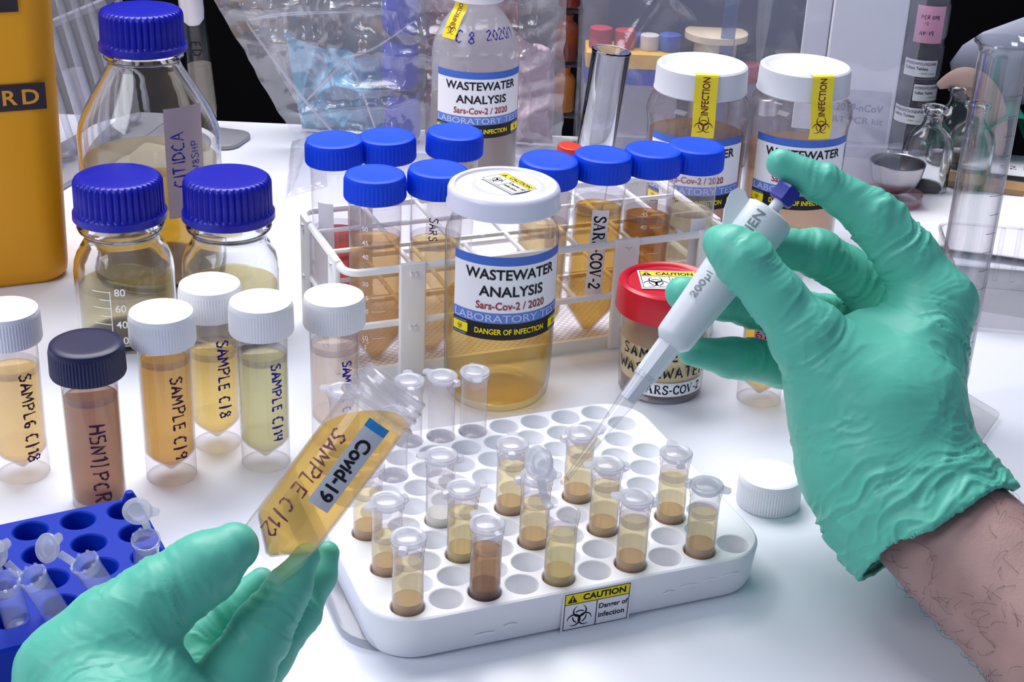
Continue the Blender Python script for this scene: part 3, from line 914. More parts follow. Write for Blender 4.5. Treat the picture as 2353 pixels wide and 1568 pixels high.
for k, (c_, r_, lab, tb_) in enumerate([(2.5, 9, 'empty microtube in the back row, touching the held tube', 100), (3.5, 9, 'empty microtube in the middle of the back row', 150), (4.5, 9, 'empty microtube in the back row in front of the amber jar', -80), (.5, 9, 'empty microtube in the back row, left of the held tube', 170), (1.5, 7, 'empty microtube mostly hidden behind the held tube rim', 30)]):
    microtube(lab, hexpos(c_, r_), z0, 4.85, None, 0, 0, None, D(tb_))

# ---------------------------------------------------------------- blue microtube rack
M_BRACK = plastic('blue_rack_plastic', rgb(0, 46, 172), .5, .18)
br = thing('microtube_rack', 'blue plastic microtube rack holding open empty tubes', 'rack', (-15.9, 55.25, 0), D(28.5))
bw, bd = 12.5, 8.7
BZ = 4.5
bh = []
for j in range(4):
    for i in range(6):
        bh.append((-.75 - i * 1.95, -.98 - j * 1.9))
top = plate_with_holes(rrect(bw - .2, bd - .2, .7, 6, -bw / 2 + .05, -bd / 2 + .05), bh, .66, BZ, 3.2, 28, .1)
sd = stack([(rrect(bw, bd, .8, 6, -bw / 2 + .05, -bd / 2 + .05), 0), (rrect(bw, bd, .8, 6, -bw / 2 + .05, -bd / 2 + .05), BZ - .12), (rrect(bw - .2, bd - .2, .7, 6, -bw / 2 + .05, -bd / 2 + .05), BZ)], True, False)
part('rack_body', join(top, sd), M_BRACK, br, sharp=35)
part('corner_peg', lathe([(.32, 0), (.3, .15), (.16, .45), (0, .5)], 16), M_BRACK, br, (-.35, -.3, BZ - .02))
def brpos(i, j):
    a = D(28.5)
    x, y = -1.05 - i * 2.02, -1.25 - j * 2.02
    return (-15.75 + x * math.cos(a) - y * math.sin(a), 55.3 + x * math.sin(a) + y * math.cos(a))
# ---------------------------------------------------------------- open microtubes in the blue rack
def stand_along(t, foot, rim, s):
    d = (Vector(rim) - Vector(foot)).normalized()
    t.rotation_mode = 'QUATERNION'
    t.rotation_quaternion = Vector((0, 0, 1)).rotation_difference(d)
    t.location = (Vector(rim) - d * 4.85 * s) * CM
    t.scale = (s, s, s)
M_PPT = clear('clear_tube_plastic', (.95, .96, 1.0), (.62, .66, .80), milk=.20, milk_col=(.84, .88, 1.0), rough=.10)
def rim_castle(t):
    part('rim_ridge', join(*[bar((.7 * math.cos(a), .7 * math.sin(a), 4.86), (.7 * math.cos(a + .22), .7 * math.sin(a + .22), 4.86), .08, .14) for a in [k * .7 for k in range(9)]]), M_PPT, t)
for lab, foot, rim, lid in [
    ('open empty microtube with upright lid at the edge of the blue rack', (-14.30, 50.3, 3.2), (-13.87, 49.03, 6.4), ((-.55, .75, 6.2), (D(62), 0, D(8)), [(-.1, .75, 4.75), (-.2, .85, 5.0), (-.4, .8, 5.5)])),
    ('open empty microtube leaning in the blue rack, lid flopped sideways', (-14.51, 47.9, 3.2), (-15.7, 47.03, 6.6), ((-1.75, .75, 5.6), (D(35), D(-25), D(10)), [(-.65, .2, 4.75), (-.95, .4, 4.95), (-1.3, .6, 5.2)])),
    ('open empty microtube leaning most, between two others in the blue rack', (-16.32, 46.9, 3.0), (-17.38, 46.04, 6.6), ((-1.55, .75, 6.0), (D(45), D(-25), D(10)), [(-.65, .2, 4.75), (-.9, .4, 4.95), (-1.2, .6, 5.4)])),
    ('open empty microtube in the blue rack cut by the photo edge', (-18.17, 46.5, 3.2), (-18.2, 45.61, 6.6), ((-1.2, 1.0, 6.0), (D(60), 0, D(8)), [(-.45, .6, 4.75), (-.6, .8, 5.0), (-.9, .95, 5.4)]))]:
    t = microtube(lab, (0, 0), 0, 4.85, None, 0, 0, None, None, lid, 'open tubes in the blue rack', None, None, M_PPT)
    rim_castle(t)
    stand_along(t, foot, rim, .76)

# ---------------------------------------------------------------- implicit-surface hands
def vnoise(P):
    """smooth lattice noise in 0..1 for an (n,3) array"""
    i = np.floor(P).astype(np.int64)
    f = P - i
    f = f * f * (3 - 2 * f)
    def h(a):
        n = (a[:, 0] * 374761393 + a[:, 1] * 668265263 + a[:, 2] * 2147483647) & 0xffffffff
        n = ((n ^ (n >> 13)) * 1274126177) & 0xffffffff
        return ((n ^ (n >> 16)) & 0xffff) / 65535.0
    r = 0
    for dx in (0, 1):
        for dy in (0, 1):
            for dz in (0, 1):
                w = (f[:, 0] if dx else 1 - f[:, 0]) * (f[:, 1] if dy else 1 - f[:, 1]) * (f[:, 2] if dz else 1 - f[:, 2])
                r = r + w * h(i + np.array([dx, dy, dz]))
    return r

def chain_sdf(P, ch):
    """distance to a chain of tapered capsules, also position along it and its length"""
    best = np.full(len(P), 1e9); s_at = np.zeros(len(P)); acc = 0.0
    for a, b in zip(ch, ch[1:]):
        A, B = np.array(a[:3]), np.array(b[:3])
        ab = B - A; L = np.linalg.norm(ab)
        t = np.clip(((P - A) @ ab) / (L * L), 0, 1)
        d = np.linalg.norm(P - (A + t[:, None] * ab), axis=1) - (a[3] + (b[3] - a[3]) * t)
        m = d < best
        k = .35
        h = np.clip(.5 + .5 * (best - d) / k, 0, 1)
        s_at = np.where(m, acc + t * L, s_at)
        best = np.where(best > 1e8, d, best * (1 - h) + d * h - k * h * (1 - h))
        acc += L
    return best, s_at, acc

def smin(a, b, k):
    h = np.clip(.5 + .5 * (b - a) / k, 0, 1)
    return b * (1 - h) + a * h - k * h * (1 - h)

def hand_field(P, palms, fingers, kp, kf):
    base = None
    for ch in palms:
        d = chain_sdf(P, ch)[0]
        base = d if base is None else smin(base, d, kp)
    out = base.copy()
    for ch in fingers:
        out = np.minimum(out, smin(base, chain_sdf(P, ch)[0], kf))
    return out

def surface_nets(fn, lo, hi, h):
    lo = np.array(lo); hi = np.array(hi)
    n = np.ceil((hi - lo) / h).astype(int) + 1
    xs = [lo[i] + h * np.arange(n[i]) for i in range(3)]
    G = np.stack(np.meshgrid(*xs, indexing='ij'), -1).reshape(-1, 3)
    m = 4
    nc = [k // m + 2 for k in n]
    C = np.stack(np.meshgrid(*[lo[i] + h * m * (np.arange(nc[i]) + .5) for i in range(3)], indexing='ij'), -1).reshape(-1, 3)
    cv = fn(C).reshape(nc)
    for a_ in range(3):
        cv = np.repeat(cv, m, axis=a_)
    val = cv[:n[0], :n[1], :n[2]].ravel().copy()
    near = np.abs(val) < h * m * 1.3 + .25
    val[near] = fn(G[near])
    val = val.reshape(n)
    ins = val < 0
    c = np.zeros(n - 1, bool); al = np.ones(n - 1, bool)
    for dx in (0, 1):
        for dy in (0, 1):
            for dz in (0, 1):
                s = ins[dx:n[0] - 1 + dx, dy:n[1] - 1 + dy, dz:n[2] - 1 + dz]
                c |= s; al &= s
    act = c & ~al
    idx = -np.ones(n - 1, int)
    cells = np.argwhere(act)
    idx[act] = np.arange(len(cells))
    acc = np.zeros((len(cells), 3)); cnt = np.zeros(len(cells))
    corners = [(a, b, d) for a in (0, 1) for b in (0, 1) for d in (0, 1)]
    for a in corners:
        for ax in range(3):
            if a[ax]:
                continue
            b = list(a); b[ax] = 1
            va = val[cells[:, 0] + a[0], cells[:, 1] + a[1], cells[:, 2] + a[2]]
            vb = val[cells[:, 0] + b[0], cells[:, 1] + b[1], cells[:, 2] + b[2]]
            m = (va < 0) != (vb < 0)
            t = np.where(m, va / np.where(m, va - vb, 1), 0)
            pt = cells + np.array(a) + 0.0
            pt[:, ax] += t
            acc[m] += pt[m]; cnt[m] += 1
    V = lo + h * acc / cnt[:, None]
    F = []
    for ax in range(3):
        o1, o2 = [(1, 2), (2, 0), (0, 1)][ax]
        sl = [slice(1, n[0] - 1), slice(1, n[1] - 1), slice(1, n[2] - 1)]
        sl[ax] = slice(0, n[ax] - 1)
        sa = ins[tuple(sl)]
        sl2 = list(sl); sl2[ax] = slice(1, n[ax])
        sb = ins[tuple(sl2)]
        off = np.array([1, 1, 1]); off[ax] = 0
        for flip in (False, True):
            e = np.argwhere((sa & ~sb) if not flip else (~sa & sb)) + off
            if not len(e):
                continue
            d1 = np.zeros(3, int); d1[o1] = 1
            d2 = np.zeros(3, int); d2[o2] = 1
            q = [idx[tuple((e - k).T)] for k in (d1 + d2, d2, 0 * d1, d1)]
            q = np.stack(q, 1)
            if flip:
                q = q[:, ::-1]
            F.append(q)
    return V, np.concatenate(F)

def build_hand(palms, fingers, h, kp, kf, wr, cut=None):
    allp = np.array([p for ch in palms + fingers for p in ch])
    r = allp[:, 3:4]
    lo = (allp[:, :3] - r).min(0) - .5
    hi = (allp[:, :3] + r).max(0) + .5
    if cut is None:
        fn = lambda P: hand_field(P, palms, fingers, kp, kf)
    else:
        co, no = np.array(cut[0]), np.array(cut[1])
        no = no / np.linalg.norm(no)
        def fn(P):
            f = hand_field(P, palms, fingers, kp, kf)
            pl = (P - co) @ no + (vnoise(P * .5 + 40) - .5) * .9
            f2 = np.maximum(f, pl)
            return np.maximum(f2, -np.maximum(f + .20, -(pl + 2.2)))
    V, F = surface_nets(fn, lo, hi, h)
    e = .03
    g = np.stack([fn(V + np.eye(3)[k] * e) - fn(V - np.eye(3)[k] * e) for k in range(3)], 1)
    g /= np.linalg.norm(g, axis=1)[:, None] + 1e-9
    V = V - g * fn(V)[:, None]
    res = [chain_sdf(V, ch) for ch in palms + fingers]
    dm = np.min([r_[0] for r_ in res], axis=0)
    num = np.zeros(len(V)); den = np.zeros(len(V))
    for k, (d, sa, L) in enumerate(res):
        w_ = np.exp(-np.clip((d - dm) / .3, 0, 30))
        num += w_ * wr(V, sa, k, L, len(palms)); den += w_
    V = V + g * (num / den)[:, None]
    return [tuple(v) for v in V], [tuple(int(i) for i in q) for q in F]

M_GLOVE = plastic('green_nitrile', rgb(94, 192, 170), .45, .4, bump=.04, bscale=900)
M_SKIN = bpy.data.materials.new('skin')
M_SKIN.use_nodes = True
_nt = M_SKIN.node_tree
_p = _nt.nodes['Principled BSDF']
_tc = _nt.nodes.new('ShaderNodeTexCoord')
_n1 = _nt.nodes.new('ShaderNodeTexNoise'); _n1.inputs['Scale'].default_value = 45; _n1.inputs['Detail'].default_value = 6
_cr = _nt.nodes.new('ShaderNodeValToRGB')
_cr.color_ramp.elements[0].position = .3; _cr.color_ramp.elements[0].color = rgb(150, 119, 115)
_cr.color_ramp.elements[1].position = .7; _cr.color_ramp.elements[1].color = rgb(170, 137, 131)
_nt.links.new(_tc.outputs['Object'], _n1.inputs['Vector'])
_nt.links.new(_n1.outputs['Fac'], _cr.inputs['Fac'])
_nt.links.new(_cr.outputs['Color'], _p.inputs['Base Color'])
_p.inputs['Roughness'].default_value = .5
_p.inputs['Subsurface Weight'].default_value = .12
_p.inputs['Subsurface Radius'].default_value = (.006, .003, .002)
_v = _nt.nodes.new('ShaderNodeTexVoronoi'); _v.inputs['Scale'].default_value = 900
_b = _nt.nodes.new('ShaderNodeBump'); _b.inputs['Strength'].default_value = .10; _b.inputs['Distance'].default_value = .0006
_nt.links.new(_tc.outputs['Object'], _v.inputs['Vector'])
_nt.links.new(_v.outputs['Distance'], _b.inputs['Height'])
_nt.links.new(_b.outputs['Normal'], _p.inputs['Normal'])

RH = {
    'palm_a': [(16.20, 56.63, 7.45, 3.41), (15.98, 57.62, 8.82, 3.54), (17.31, 59.43, 10.30, 2.64), (18.68, 61.07, 12.57, 1.62)],
    'cuff': [(15.98, 57.54, 8.65, 3.50), (16.31, 56.47, 7.11, 3.64), (17.25, 55.25, 5.94, 3.75), (18.48, 53.88, 4.92, 3.76), (19.36, 52.91, 4.30, 3.73)],
    'palm_b': [(15.87, 57.54, 8.65, 3.54), (14.08, 57.72, 10.41, 2.17), (12.71, 58.00, 11.93, 1.48)],
    'palm_c': [(16.99, 58.48, 5.98, 2.91), (17.74, 61.78, 8.26, 2.50), (18.29, 63.73, 10.03, 1.62)],
    'web': [(17.07, 59.79, 9.89, 1.73), (15.42, 59.55, 11.00, 1.56), (14.22, 58.56, 10.79, 1.70)],
    'thumb': [(14.08, 57.75, 10.48, 2.02), (12.47, 58.15, 12.26, 1.43), (11.12, 58.51, 13.70, 1.24), (9.73, 59.13, 15.00, 1.22), (9.15, 59.53, 15.38, 1.06), (8.69, 60.03, 15.50, 0.80)],
    'index': [(18.68, 61.07, 12.57, 1.62), (17.46, 61.99, 14.26, 1.39), (15.81, 62.68, 15.94, 1.16), (13.36, 63.11, 17.30, 0.86), (11.53, 63.44, 18.00, 0.73)],
    'middle': [(18.29, 63.73, 10.03, 1.62), (16.22, 64.52, 12.13, 1.25), (13.88, 64.28, 13.49, 1.08), (11.60, 63.45, 14.08, 0.89)],
    'ring': [(17.88, 64.82, 8.81, 1.55), (14.92, 65.12, 9.67, 1.28), (12.06, 64.07, 10.73, 1.14), (9.51, 62.83, 11.61, 0.99), (7.61, 62.45, 11.98, 0.85)],
    'little': [(17.36, 63.83, 6.73, 1.45), (15.07, 64.21, 7.31, 1.20), (12.59, 63.48, 8.10, 1.06), (10.08, 62.05, 9.05, 0.94), (8.19, 61.24, 9.66, 0.73)],
}
FOREARM = [(16.40, 56.23, 6.83, 2.43), (17.60, 55.13, 5.92, 2.82), (18.62, 53.95, 5.31, 2.93), (20.37, 51.45, 4.49, 3.02), (21.86, 48.96, 3.91, 3.06), (23.25, 45.83, 3.60, 3.05), (24.97, 41.71, 3.34, 3.07)]

def wrinkle(V, s, who, tot, npalm):
    """creases of the rubber: rings round fingers and palm, patchy, fading towards the tips"""
    warp = (vnoise(V * .7) - .5) * 2.4
    q = np.stack([s * 1.9 + warp, V[:, 0] * .30 + who * 7.3, V[:, 2] * .30 + V[:, 1] * .2], 1)
    a = vnoise(q)
    q2 = np.stack([s * 4.2 + warp * 1.8 + 31, V[:, 0] * .50 + who * 3.1, V[:, 2] * .50], 1)
    b = vnoise(q2)
    q3 = np.stack([s * .7 + V[:, 0] * .9, V[:, 1] * .8 - s * .6, V[:, 2] * .8 + who], 1)
    c = vnoise(q3 * 1.3 + 5)
    ridge = (1 - np.abs(2 * a - 1)) ** 3 * .15 + (1 - np.abs(2 * b - 1)) ** 2.5 * .10 + (1 - np.abs(2 * c - 1)) ** 4 * .07
    patch = np.clip(vnoise(V * .42 + 11) * 2.6 - .6, 0.12, 1)
    if who < npalm:
        A_, B_ = np.array((15.1, 57.9, 13.0)), np.array((15.6, 55.4, 10.0))
        ab = B_ - A_
        t_ = np.clip(((V - A_) @ ab) / (ab @ ab), 0, 1)
        dd = np.linalg.norm(V - (A_ + t_[:, None] * ab), axis=1)
        patch = np.clip(patch * 1.1 + .25, 0, 1) * np.clip((dd - 1.0) / 1.8, 0.05, 1)
    fade = np.clip((tot - s - .4) / 1.6, 0.0, 1) * .78 if who >= npalm else .9
    return ridge * patch * fade - .07

rh = thing('gloved_hand', 'hairy forearm and green-gloved hand holding the pipette', 'hand', (18.6, 53.9, 0))
inv = lambda VF, o: ([(v[0] - o[0], v[1] - o[1], v[2] - o[2]) for v in VF[0]], VF[1])
O_R = (18.6, 53.9, 0)
gl = part('glove', inv(build_hand([RH[k] for k in ('palm_a', 'cuff', 'palm_b', 'palm_c', 'web')], [RH[k] for k in ('thumb', 'index', 'middle', 'ring', 'little')], .09, .9, .7, wrinkle, ((18.26, 54.10, 5.15), (.516, -.638, -.571))), O_R), M_GLOVE, rh, sharp=0, label='green nitrile glove, creased')

def arm_sweep(ch, n=64, k=8):
    path = smoothpath([p[:3] for p in ch], k)
    rad = smoothpath([(p[3], 0, 0) for p in ch], k)
    return sweep(path, [r[0] for r in rad], n)
part('forearm', inv(arm_sweep(FOREARM), O_R), M_SKIN, rh, label='bare hairy forearm')

# hairs on the forearm
def hairs(ch, count, seed, t0, t1):
    rnd = random.Random(seed)
    path = smoothpath([p[:3] for p in ch], 8)
    rad = [r[0] for r in smoothpath([(p[3], 0, 0) for p in ch], 8)]
    P, fr = frames(path)
    out = []
    for _ in range(count):
        j = int((t0 + (t1 - t0) * rnd.random()) * (len(P) - 1))
        t, u, w = fr[j]
        a = rnd.uniform(0, 2 * PI)
        n = u * math.cos(a) + w * math.sin(a)
        side = t.cross(n)
        d = (-t * rnd.uniform(-.2, 1) + side * rnd.uniform(-1, 1)).normalized()
        p = P[j] + n * (rad[j] - .01)
        L = rnd.uniform(.5, 1.3)
        c = rnd.uniform(-.9, .9)
        pts = []
        for i in range(6):
            s = i / 5
            e = d * math.cos(c * s) + side.cross(n).normalized() * 0 + n.cross(d) * math.sin(c * s)
            pts.append(tuple(p + e * (L * s) + n * (.02 + .22 * math.sin(PI * min(1, s * 1.0)) * rnd.uniform(.4, 1)) - n * (L * s) ** 2 * .12))
        out.append(sweep(pts, [.008, .0075, .007, .006, .005, .002], 4, False))
    return join(*out)
hr = part('arm_hair', inv(hairs(FOREARM, 300, 5, .34, .97), O_R), plastic('dark_hair', rgb(66, 50, 48), .5), rh, sharp=0)
hr['kind'] = 'stuff'

# ---------------------------------------------------------------- left hand
LH = {
    'thumb': [(-13.46, 39.47, 7.23, 2.14), (-12.74, 40.34, 8.36, 1.65), (-11.44, 41.18, 9.19, 1.36), (-9.95, 42.03, 10.05, 1.20), (-9.11, 42.76, 10.41, 0.89)],
    'palm': [(-13.45, 39.40, 7.10, 2.17), (-11.63, 39.48, 6.78, 1.65), (-10.15, 38.31, 5.49, 2.27)],
    'palm2': [(-13.45, 39.40, 7.10, 2.17), (-12.32, 37.60, 6.34, 2.64), (-11.2, 34.0, 6.0, 2.7)],
    'thenar': [(-12.10, 40.00, 8.12, 1.15), (-11.36, 39.42, 7.37, 1.31)],
    'index': [(-9.65, 39.23, 5.10, 1.59), (-8.97, 40.86, 6.19, 1.30), (-8.21, 42.09, 7.40, 1.02), (-7.34, 43.11, 8.59, 0.77), (-6.81, 43.75, 9.48, 0.53)],
    'middle': [(-9.02, 41.14, 4.47, 0.90), (-8.05, 42.88, 5.79, 0.80), (-7.13, 44.09, 6.93, 0.71), (-6.53, 44.97, 7.84, 0.59), (-6.33, 45.50, 8.49, 0.49)],
    'ring': [(-10.70, 41.43, 5.08, 0.90), (-10.67, 43.27, 5.92, 0.87), (-9.65, 44.24, 6.78, 0.75), (-8.65, 44.94, 7.56, 0.53)],
}
O_L = (-11.5, 38.0, 0)
lh = thing('gloved_hand', 'green-gloved hand holding the tilted tube', 'hand', O_L)
part('glove', inv(build_hand([LH[k] for k in ('palm', 'palm2', 'thenar')], [LH[k] for k in ('thumb', 'index', 'middle', 'ring')], .08, .7, .5, lambda *a: .62 * wrinkle(*a)), O_L), M_GLOVE, lh, sharp=0, label='green nitrile glove, creased')
part('forearm', inv(arm_sweep([(-11.6, 35.2, 6.1, 2.4), (-11.0, 32.5, 5.9, 2.7), (-10.4, 28.0, 5.8, 3.0), (-10.0, 22.0, 5.8, 3.2)]), O_L), M_SKIN, lh)

# ---------------------------------------------------------------- tilted tube in the hand
P_BOT, P_TOP = Vector((-8.37, 43.43, 9.26)), Vector((-3.92, 46.22, 15.12))
ax = (P_TOP - P_BOT).normalized()
HL = (P_TOP - P_BOT).length
hv = thing('sample_vial', 'uncapped tilted vial of amber liquid with a virus label, held in the gloved hand', 'vial', tuple(P_BOT))
hv.rotation_mode = 'QUATERNION'
to_cam = (Vector((0, 0, 39)) - (P_BOT + P_TOP) / 2)
yv = -(to_cam - ax * to_cam.dot(ax)).normalized()
xv = yv.cross(ax)
hv.rotation_quaternion = Matrix((xv, yv, ax)).transposed().to_quaternion()
R_ = 1.26
part('body', lathe([(R_ * .98, 0), (R_, .05), (R_, 6.7), (R_ * 1.10, 6.72), (R_ * 1.12, 6.85), (R_ * 1.02, 6.9), (R_ * .97, 6.95), (R_ * .97, 7.15), (R_ * 1.05, 7.2), (R_ * .98, 7.3), (R_ * 1.05, 7.5), (R_ * .98, 7.6), (R_ * .98, HL - .05), (R_ * .93, HL), (R_ * .9, HL - .1)], 64), M_PP, hv)
part('threaded_neck', lathe([(R_ * 1.0, 6.55), (R_ * 1.16, 6.6), (R_ * 1.18, 6.8), (R_ * 1.03, 6.9), (R_ * 1.0, 7.05), (R_ * 1.07, 7.12), (R_ * 1.07, 7.22), (R_ * 1.0, 7.28), (R_ * 1.07, 7.42), (R_ * 1.07, 7.5), (R_ * 1.0, 7.56), (R_ * 1.0, HL - .02), (R_ * .96, HL + .03)], 64), M_PPM, hv)
part('floor_cone', lathe([(0, .45), (.14, .47), (R_ * .83, 1.3), (R_ * .98, 1.5)], 48), M_PP, hv)
# liquid keeps a level surface although the tube leans
bm = bmesh.new()
VV, FF = lathe([(0, .5), (.12, .52), (R_ * .80, 1.32), (R_ * .95, 1.55), (R_ * .96, 4.0), (R_ * .96, 7.0), (0, 7.0)], 64)
bvs = [bm.verts.new(v) for v in VV]
for q in FF:
    bm.faces.new([bvs[i] for i in q])
up = Vector((xv.z, yv.z, ax.z))
bmesh.ops.bisect_plane(bm, geom=bm.verts[:] + bm.edges[:] + bm.faces[:], plane_co=(0, 0, 5.95), plane_no=up, clear_outer=True)
bmesh.ops.holes_fill(bm, edges=[e for e in bm.edges if e.is_boundary])
bm.verts.index_update()
VF = ([tuple(v.co) for v in bm.verts], [tuple(v.index for v in q.verts) for q in bm.faces])
bm.free()
L_HELD = liquid('amber_held_liquid', (.99, .82, .38), .28, (.92, .66, .12))
part('liquid', VF, L_HELD, hv)
add_print(hv, [(plastic('grey_sticker', rgb(205, 208, 218), .5), 'sticker', rect2d(3.5, .85, 0, 0, 12)), (plastic('cyan_print', rgb(30, 140, 210), .5), 'blue_stripe', rect2d(.32, .85, -1.59, 0, 2)), (M_INK, 'lettering', shift2(text2d('Covid-19', w=2.5, h=.55, bold=.03), .2, 0))],
          lambda s, off: on_cyl(s, R_, 4.75, .30, off, -1))
part('handwriting', on_cyl(script2d('SAMPLE C|12', .55, .09, .2, 41), R_, 3.4, -.42, .02, -1), plastic('brown_marker', rgb(110, 40, 60), .5), hv, smooth=False)

# ---------------------------------------------------------------- pipette
T0, T1 = Vector((2.63, 57.0, 5.19)), Vector((11.91, 62.70, 17.14))
ax = (T1 - T0).normalized()
pp = thing('pipette', 'grey pipette with blue plunger button and clear tip, held by gloved hand', 'pipette', tuple(T0))
pp.rotation_mode = 'QUATERNION'
to_cam = (Vector((0, 0, 39)) - (T0 + T1) / 2)
yv = -(to_cam - ax * to_cam.dot(ax)).normalized()
xv = yv.cross(ax)
pp.rotation_quaternion = Matrix((xv, yv, ax)).transposed().to_quaternion()
M_PIP = plastic('pipette_grey', rgb(216, 222, 230), .38, .45)
M_TIP = clear('tip_plastic', (.96, .96, .97), (.6, .62, .68), milk=.08, milk_col=(.9, .92, .96), rough=.06)
tipo = part('tip', lathe([(.10, 0), (.14, .3), (.18, 1.2), (.27, 2.6), (.34, 3.6), (.40, 4.2), (.46, 5.0), (.50, 5.7), (.53, 5.72), (.53, 5.82), (.48, 5.85)], 32), M_TIP, pp)
part('tip_liquid', lathe([(0, .02), (.09, .05), (.12, .4), (.16, 1.2), (.22, 2.3), (0, 2.32)], 24), liquid('tip_sample', (.99, .96, .90), .10, (.92, .84, .7)), tipo)
dr = part('drop', lathe([(0, -.30), (.10, -.28), (.17, -.16), (.17, -.02), (.12, .10), (0, .14)], 24), liquid('drop_sample', (.95, .90, .80), .1, (.9, .82, .66), 1.3), tipo)
part('shaft', lathe([(.30, 4.4), (.36, 4.45), (.40, 5.4), (.42, 5.6), (.50, 5.62), (.53, 6.2), (.56, 7.7)], 8), M_PIP, pp, sharp=20)
part('handle', lathe([(.50, 7.45), (.62, 7.5), (.84, 7.75), (.87, 7.95), (.94, 9.5), (1.04, 11.2), (1.12, 13.0), (1.17, 13.2), (1.19, 14.5), (1.12, 14.72), (.98, 14.8), (.4, 14.82)], 48), M_PIP, pp)
hk = [(-1.0, -.1, 12.7), (-1.3, -.1, 13.0), (-1.75, -.1, 13.75), (-1.95, -.1, 14.4), (-1.8, -.1, 14.75), (-1.45, -.1, 14.8), (-1.0, -.1, 14.5), (-.8, -.1, 13.6)]
part('finger_hook', stack([([(p[0], p[2]) for p in hk], -.5), ([(p[0], p[2]) for p in hk], .5)]), M_PIP, pp, None, (PI / 2, 0, 0))
part('plunger_rod', lathe([(.27, 14.7), (.27, 15.9)], 20), M_PIP, pp)
part('plunger_button', lathe([(0, 15.4), (.5, 15.4), (.60, 15.46), (.63, 15.58), (.63, 16.08), (.56, 16.2), (0, 16.22)], 6), plastic('button_blue', rgb(24, 40, 150), .35), pp, sharp=25)
def pip_print(nm, words, w, h, z, a, r):
    part(nm, on_cyl(shift2(text2d(words, w=w, h=h, bold=.015), 0, 0), r, z, a, .02, 1), plastic('grey_print', rgb(120, 126, 136), .5), pp, smooth=False)
pip_print('volume_print', '200\u00b5l', 1.35, .42, 10.35, -.5, 1.01)
pip_print('maker_print', 'IEN', .95, .46, 13.95, -.3, 1.19)
# ---------------------------------------------------------------- white rack for the conical tubes
KA = math.atan2(.385, .923)
K0 = (-7.87, 77.8)
def kpos(x, y):
    return (K0[0] + x * math.cos(KA) - y * math.sin(KA), K0[1] + x * math.sin(KA) + y * math.cos(KA))
kr = thing('tube_rack', 'white plastic rack frame holding blue-capped conical tubes', 'rack', (K0[0], K0[1], 0), KA)
XL, XR, YF, YB = -2.2, 21.4, -1.9, 8.1
M_GRID = bpy.data.materials.new('perforated_tray')
M_GRID.use_nodes = True
_nt = M_GRID.node_tree
_p = _nt.nodes['Principled BSDF']
_tc = _nt.nodes.new('ShaderNodeTexCoord'); _ck = _nt.nodes.new('ShaderNodeTexChecker')
_ck.inputs['Scale'].default_value = 420; _ck.inputs['Color1'].default_value = rgb(238, 234, 238); _ck.inputs['Color2'].default_value = rgb(206, 198, 206)
_nt.links.new(_tc.outputs['Object'], _ck.inputs['Vector']); _nt.links.new(_ck.outputs['Color'], _p.inputs['Base Color'])
_p.inputs['Roughness'].default_value = .5
part('base_tray', stack([(rrect(XR - XL, YB - YF, .6, 6, (XL + XR) / 2, (YF + YB) / 2), 0), (rrect(XR - XL, YB - YF, .6, 6, (XL + XR) / 2, (YF + YB) / 2), .75), (rrect(XR - XL - .5, YB - YF - .5, .4, 6, (XL + XR) / 2, (YF + YB) / 2), .75), (rrect(XR - XL - .5, YB - YF - .5, .4, 6, (XL + XR) / 2, (YF + YB) / 2), .3)], True, False), M_WHITERACK, kr)
part('tray_floor', stack([(rrect(XR - XL - .5, YB - YF - .5, .4, 6, (XL + XR) / 2, (YF + YB) / 2), .28), (rrect(XR - XL - .5, YB - YF - .5, .4, 6, (XL + XR) / 2, (YF + YB) / 2), .32)]), M_GRID, kr)
def ring_path(z):
    return [(p[0], p[1], z) for p in rrect(XR - XL, YB - YF, .9, 5, (XL + XR) / 2, (YF + YB) / 2)]
for z, r in ((6.7, .23), (3.45, .21)):
    pts = ring_path(z)
    part('frame_rail', sweep(pts + pts[:2], r, 8, False), M_WHITERACK, kr)
    for i in range(1, 7):
        x = -1.72 + 3.37 * i
        part('divider', sweep([(x, YF, z), (x, YB, z)], .15, 8), M_WHITERACK, kr)
    for j in (1, 2):
        y = -1.72 + 3.2 * j
        part('divider', sweep([(XL, y, z), (XR, y, z)], .15, 8), M_WHITERACK, kr)
def post(x, y, along_x=True, w=1.55, h=7.0):
    L = slab(w, .34, 0, h, .12, .05)
    if not along_x:
        L = move(L, rz=PI / 2)
    po = part('post', move(L, (x, y, 0)), M_WHITERACK, kr)
    for z in (6.45, 3.2):
        d = (0, -.17, 0) if along_x else (-.17, 0, 0)
        part('clip', move(join(bar((-.12, -.03, z - .16), (-.12, -.03, z + .16), .12, .12), bar((.12, -.03, z - .16), (.12, -.03, z + .16), .12, .12), bar((-.18, -.04, z + .1), (.18, -.04, z + .1), .1, .08)), (x + d[0], y + d[1], 0), 0 if along_x else -PI / 2), M_WHITERACK, po)
for x in (1.55, 14.7, 20.2):
    post(x, YF - .12)
    post(x, YB + .12)
for y in (.2, 6.4):
    post(XL - .12, y, False)
    post(XR + .12, y, False)
part('end_panel', move(slab(.16, 5.2, .6, 6.2, .05, .03), (XL - .02, 3.3, 0)), clear('frosted_panel', (.95, .95, .97), (.8, .8, .85), milk=.55, milk_col=(.95, .95, .98), rough=.25), kr)

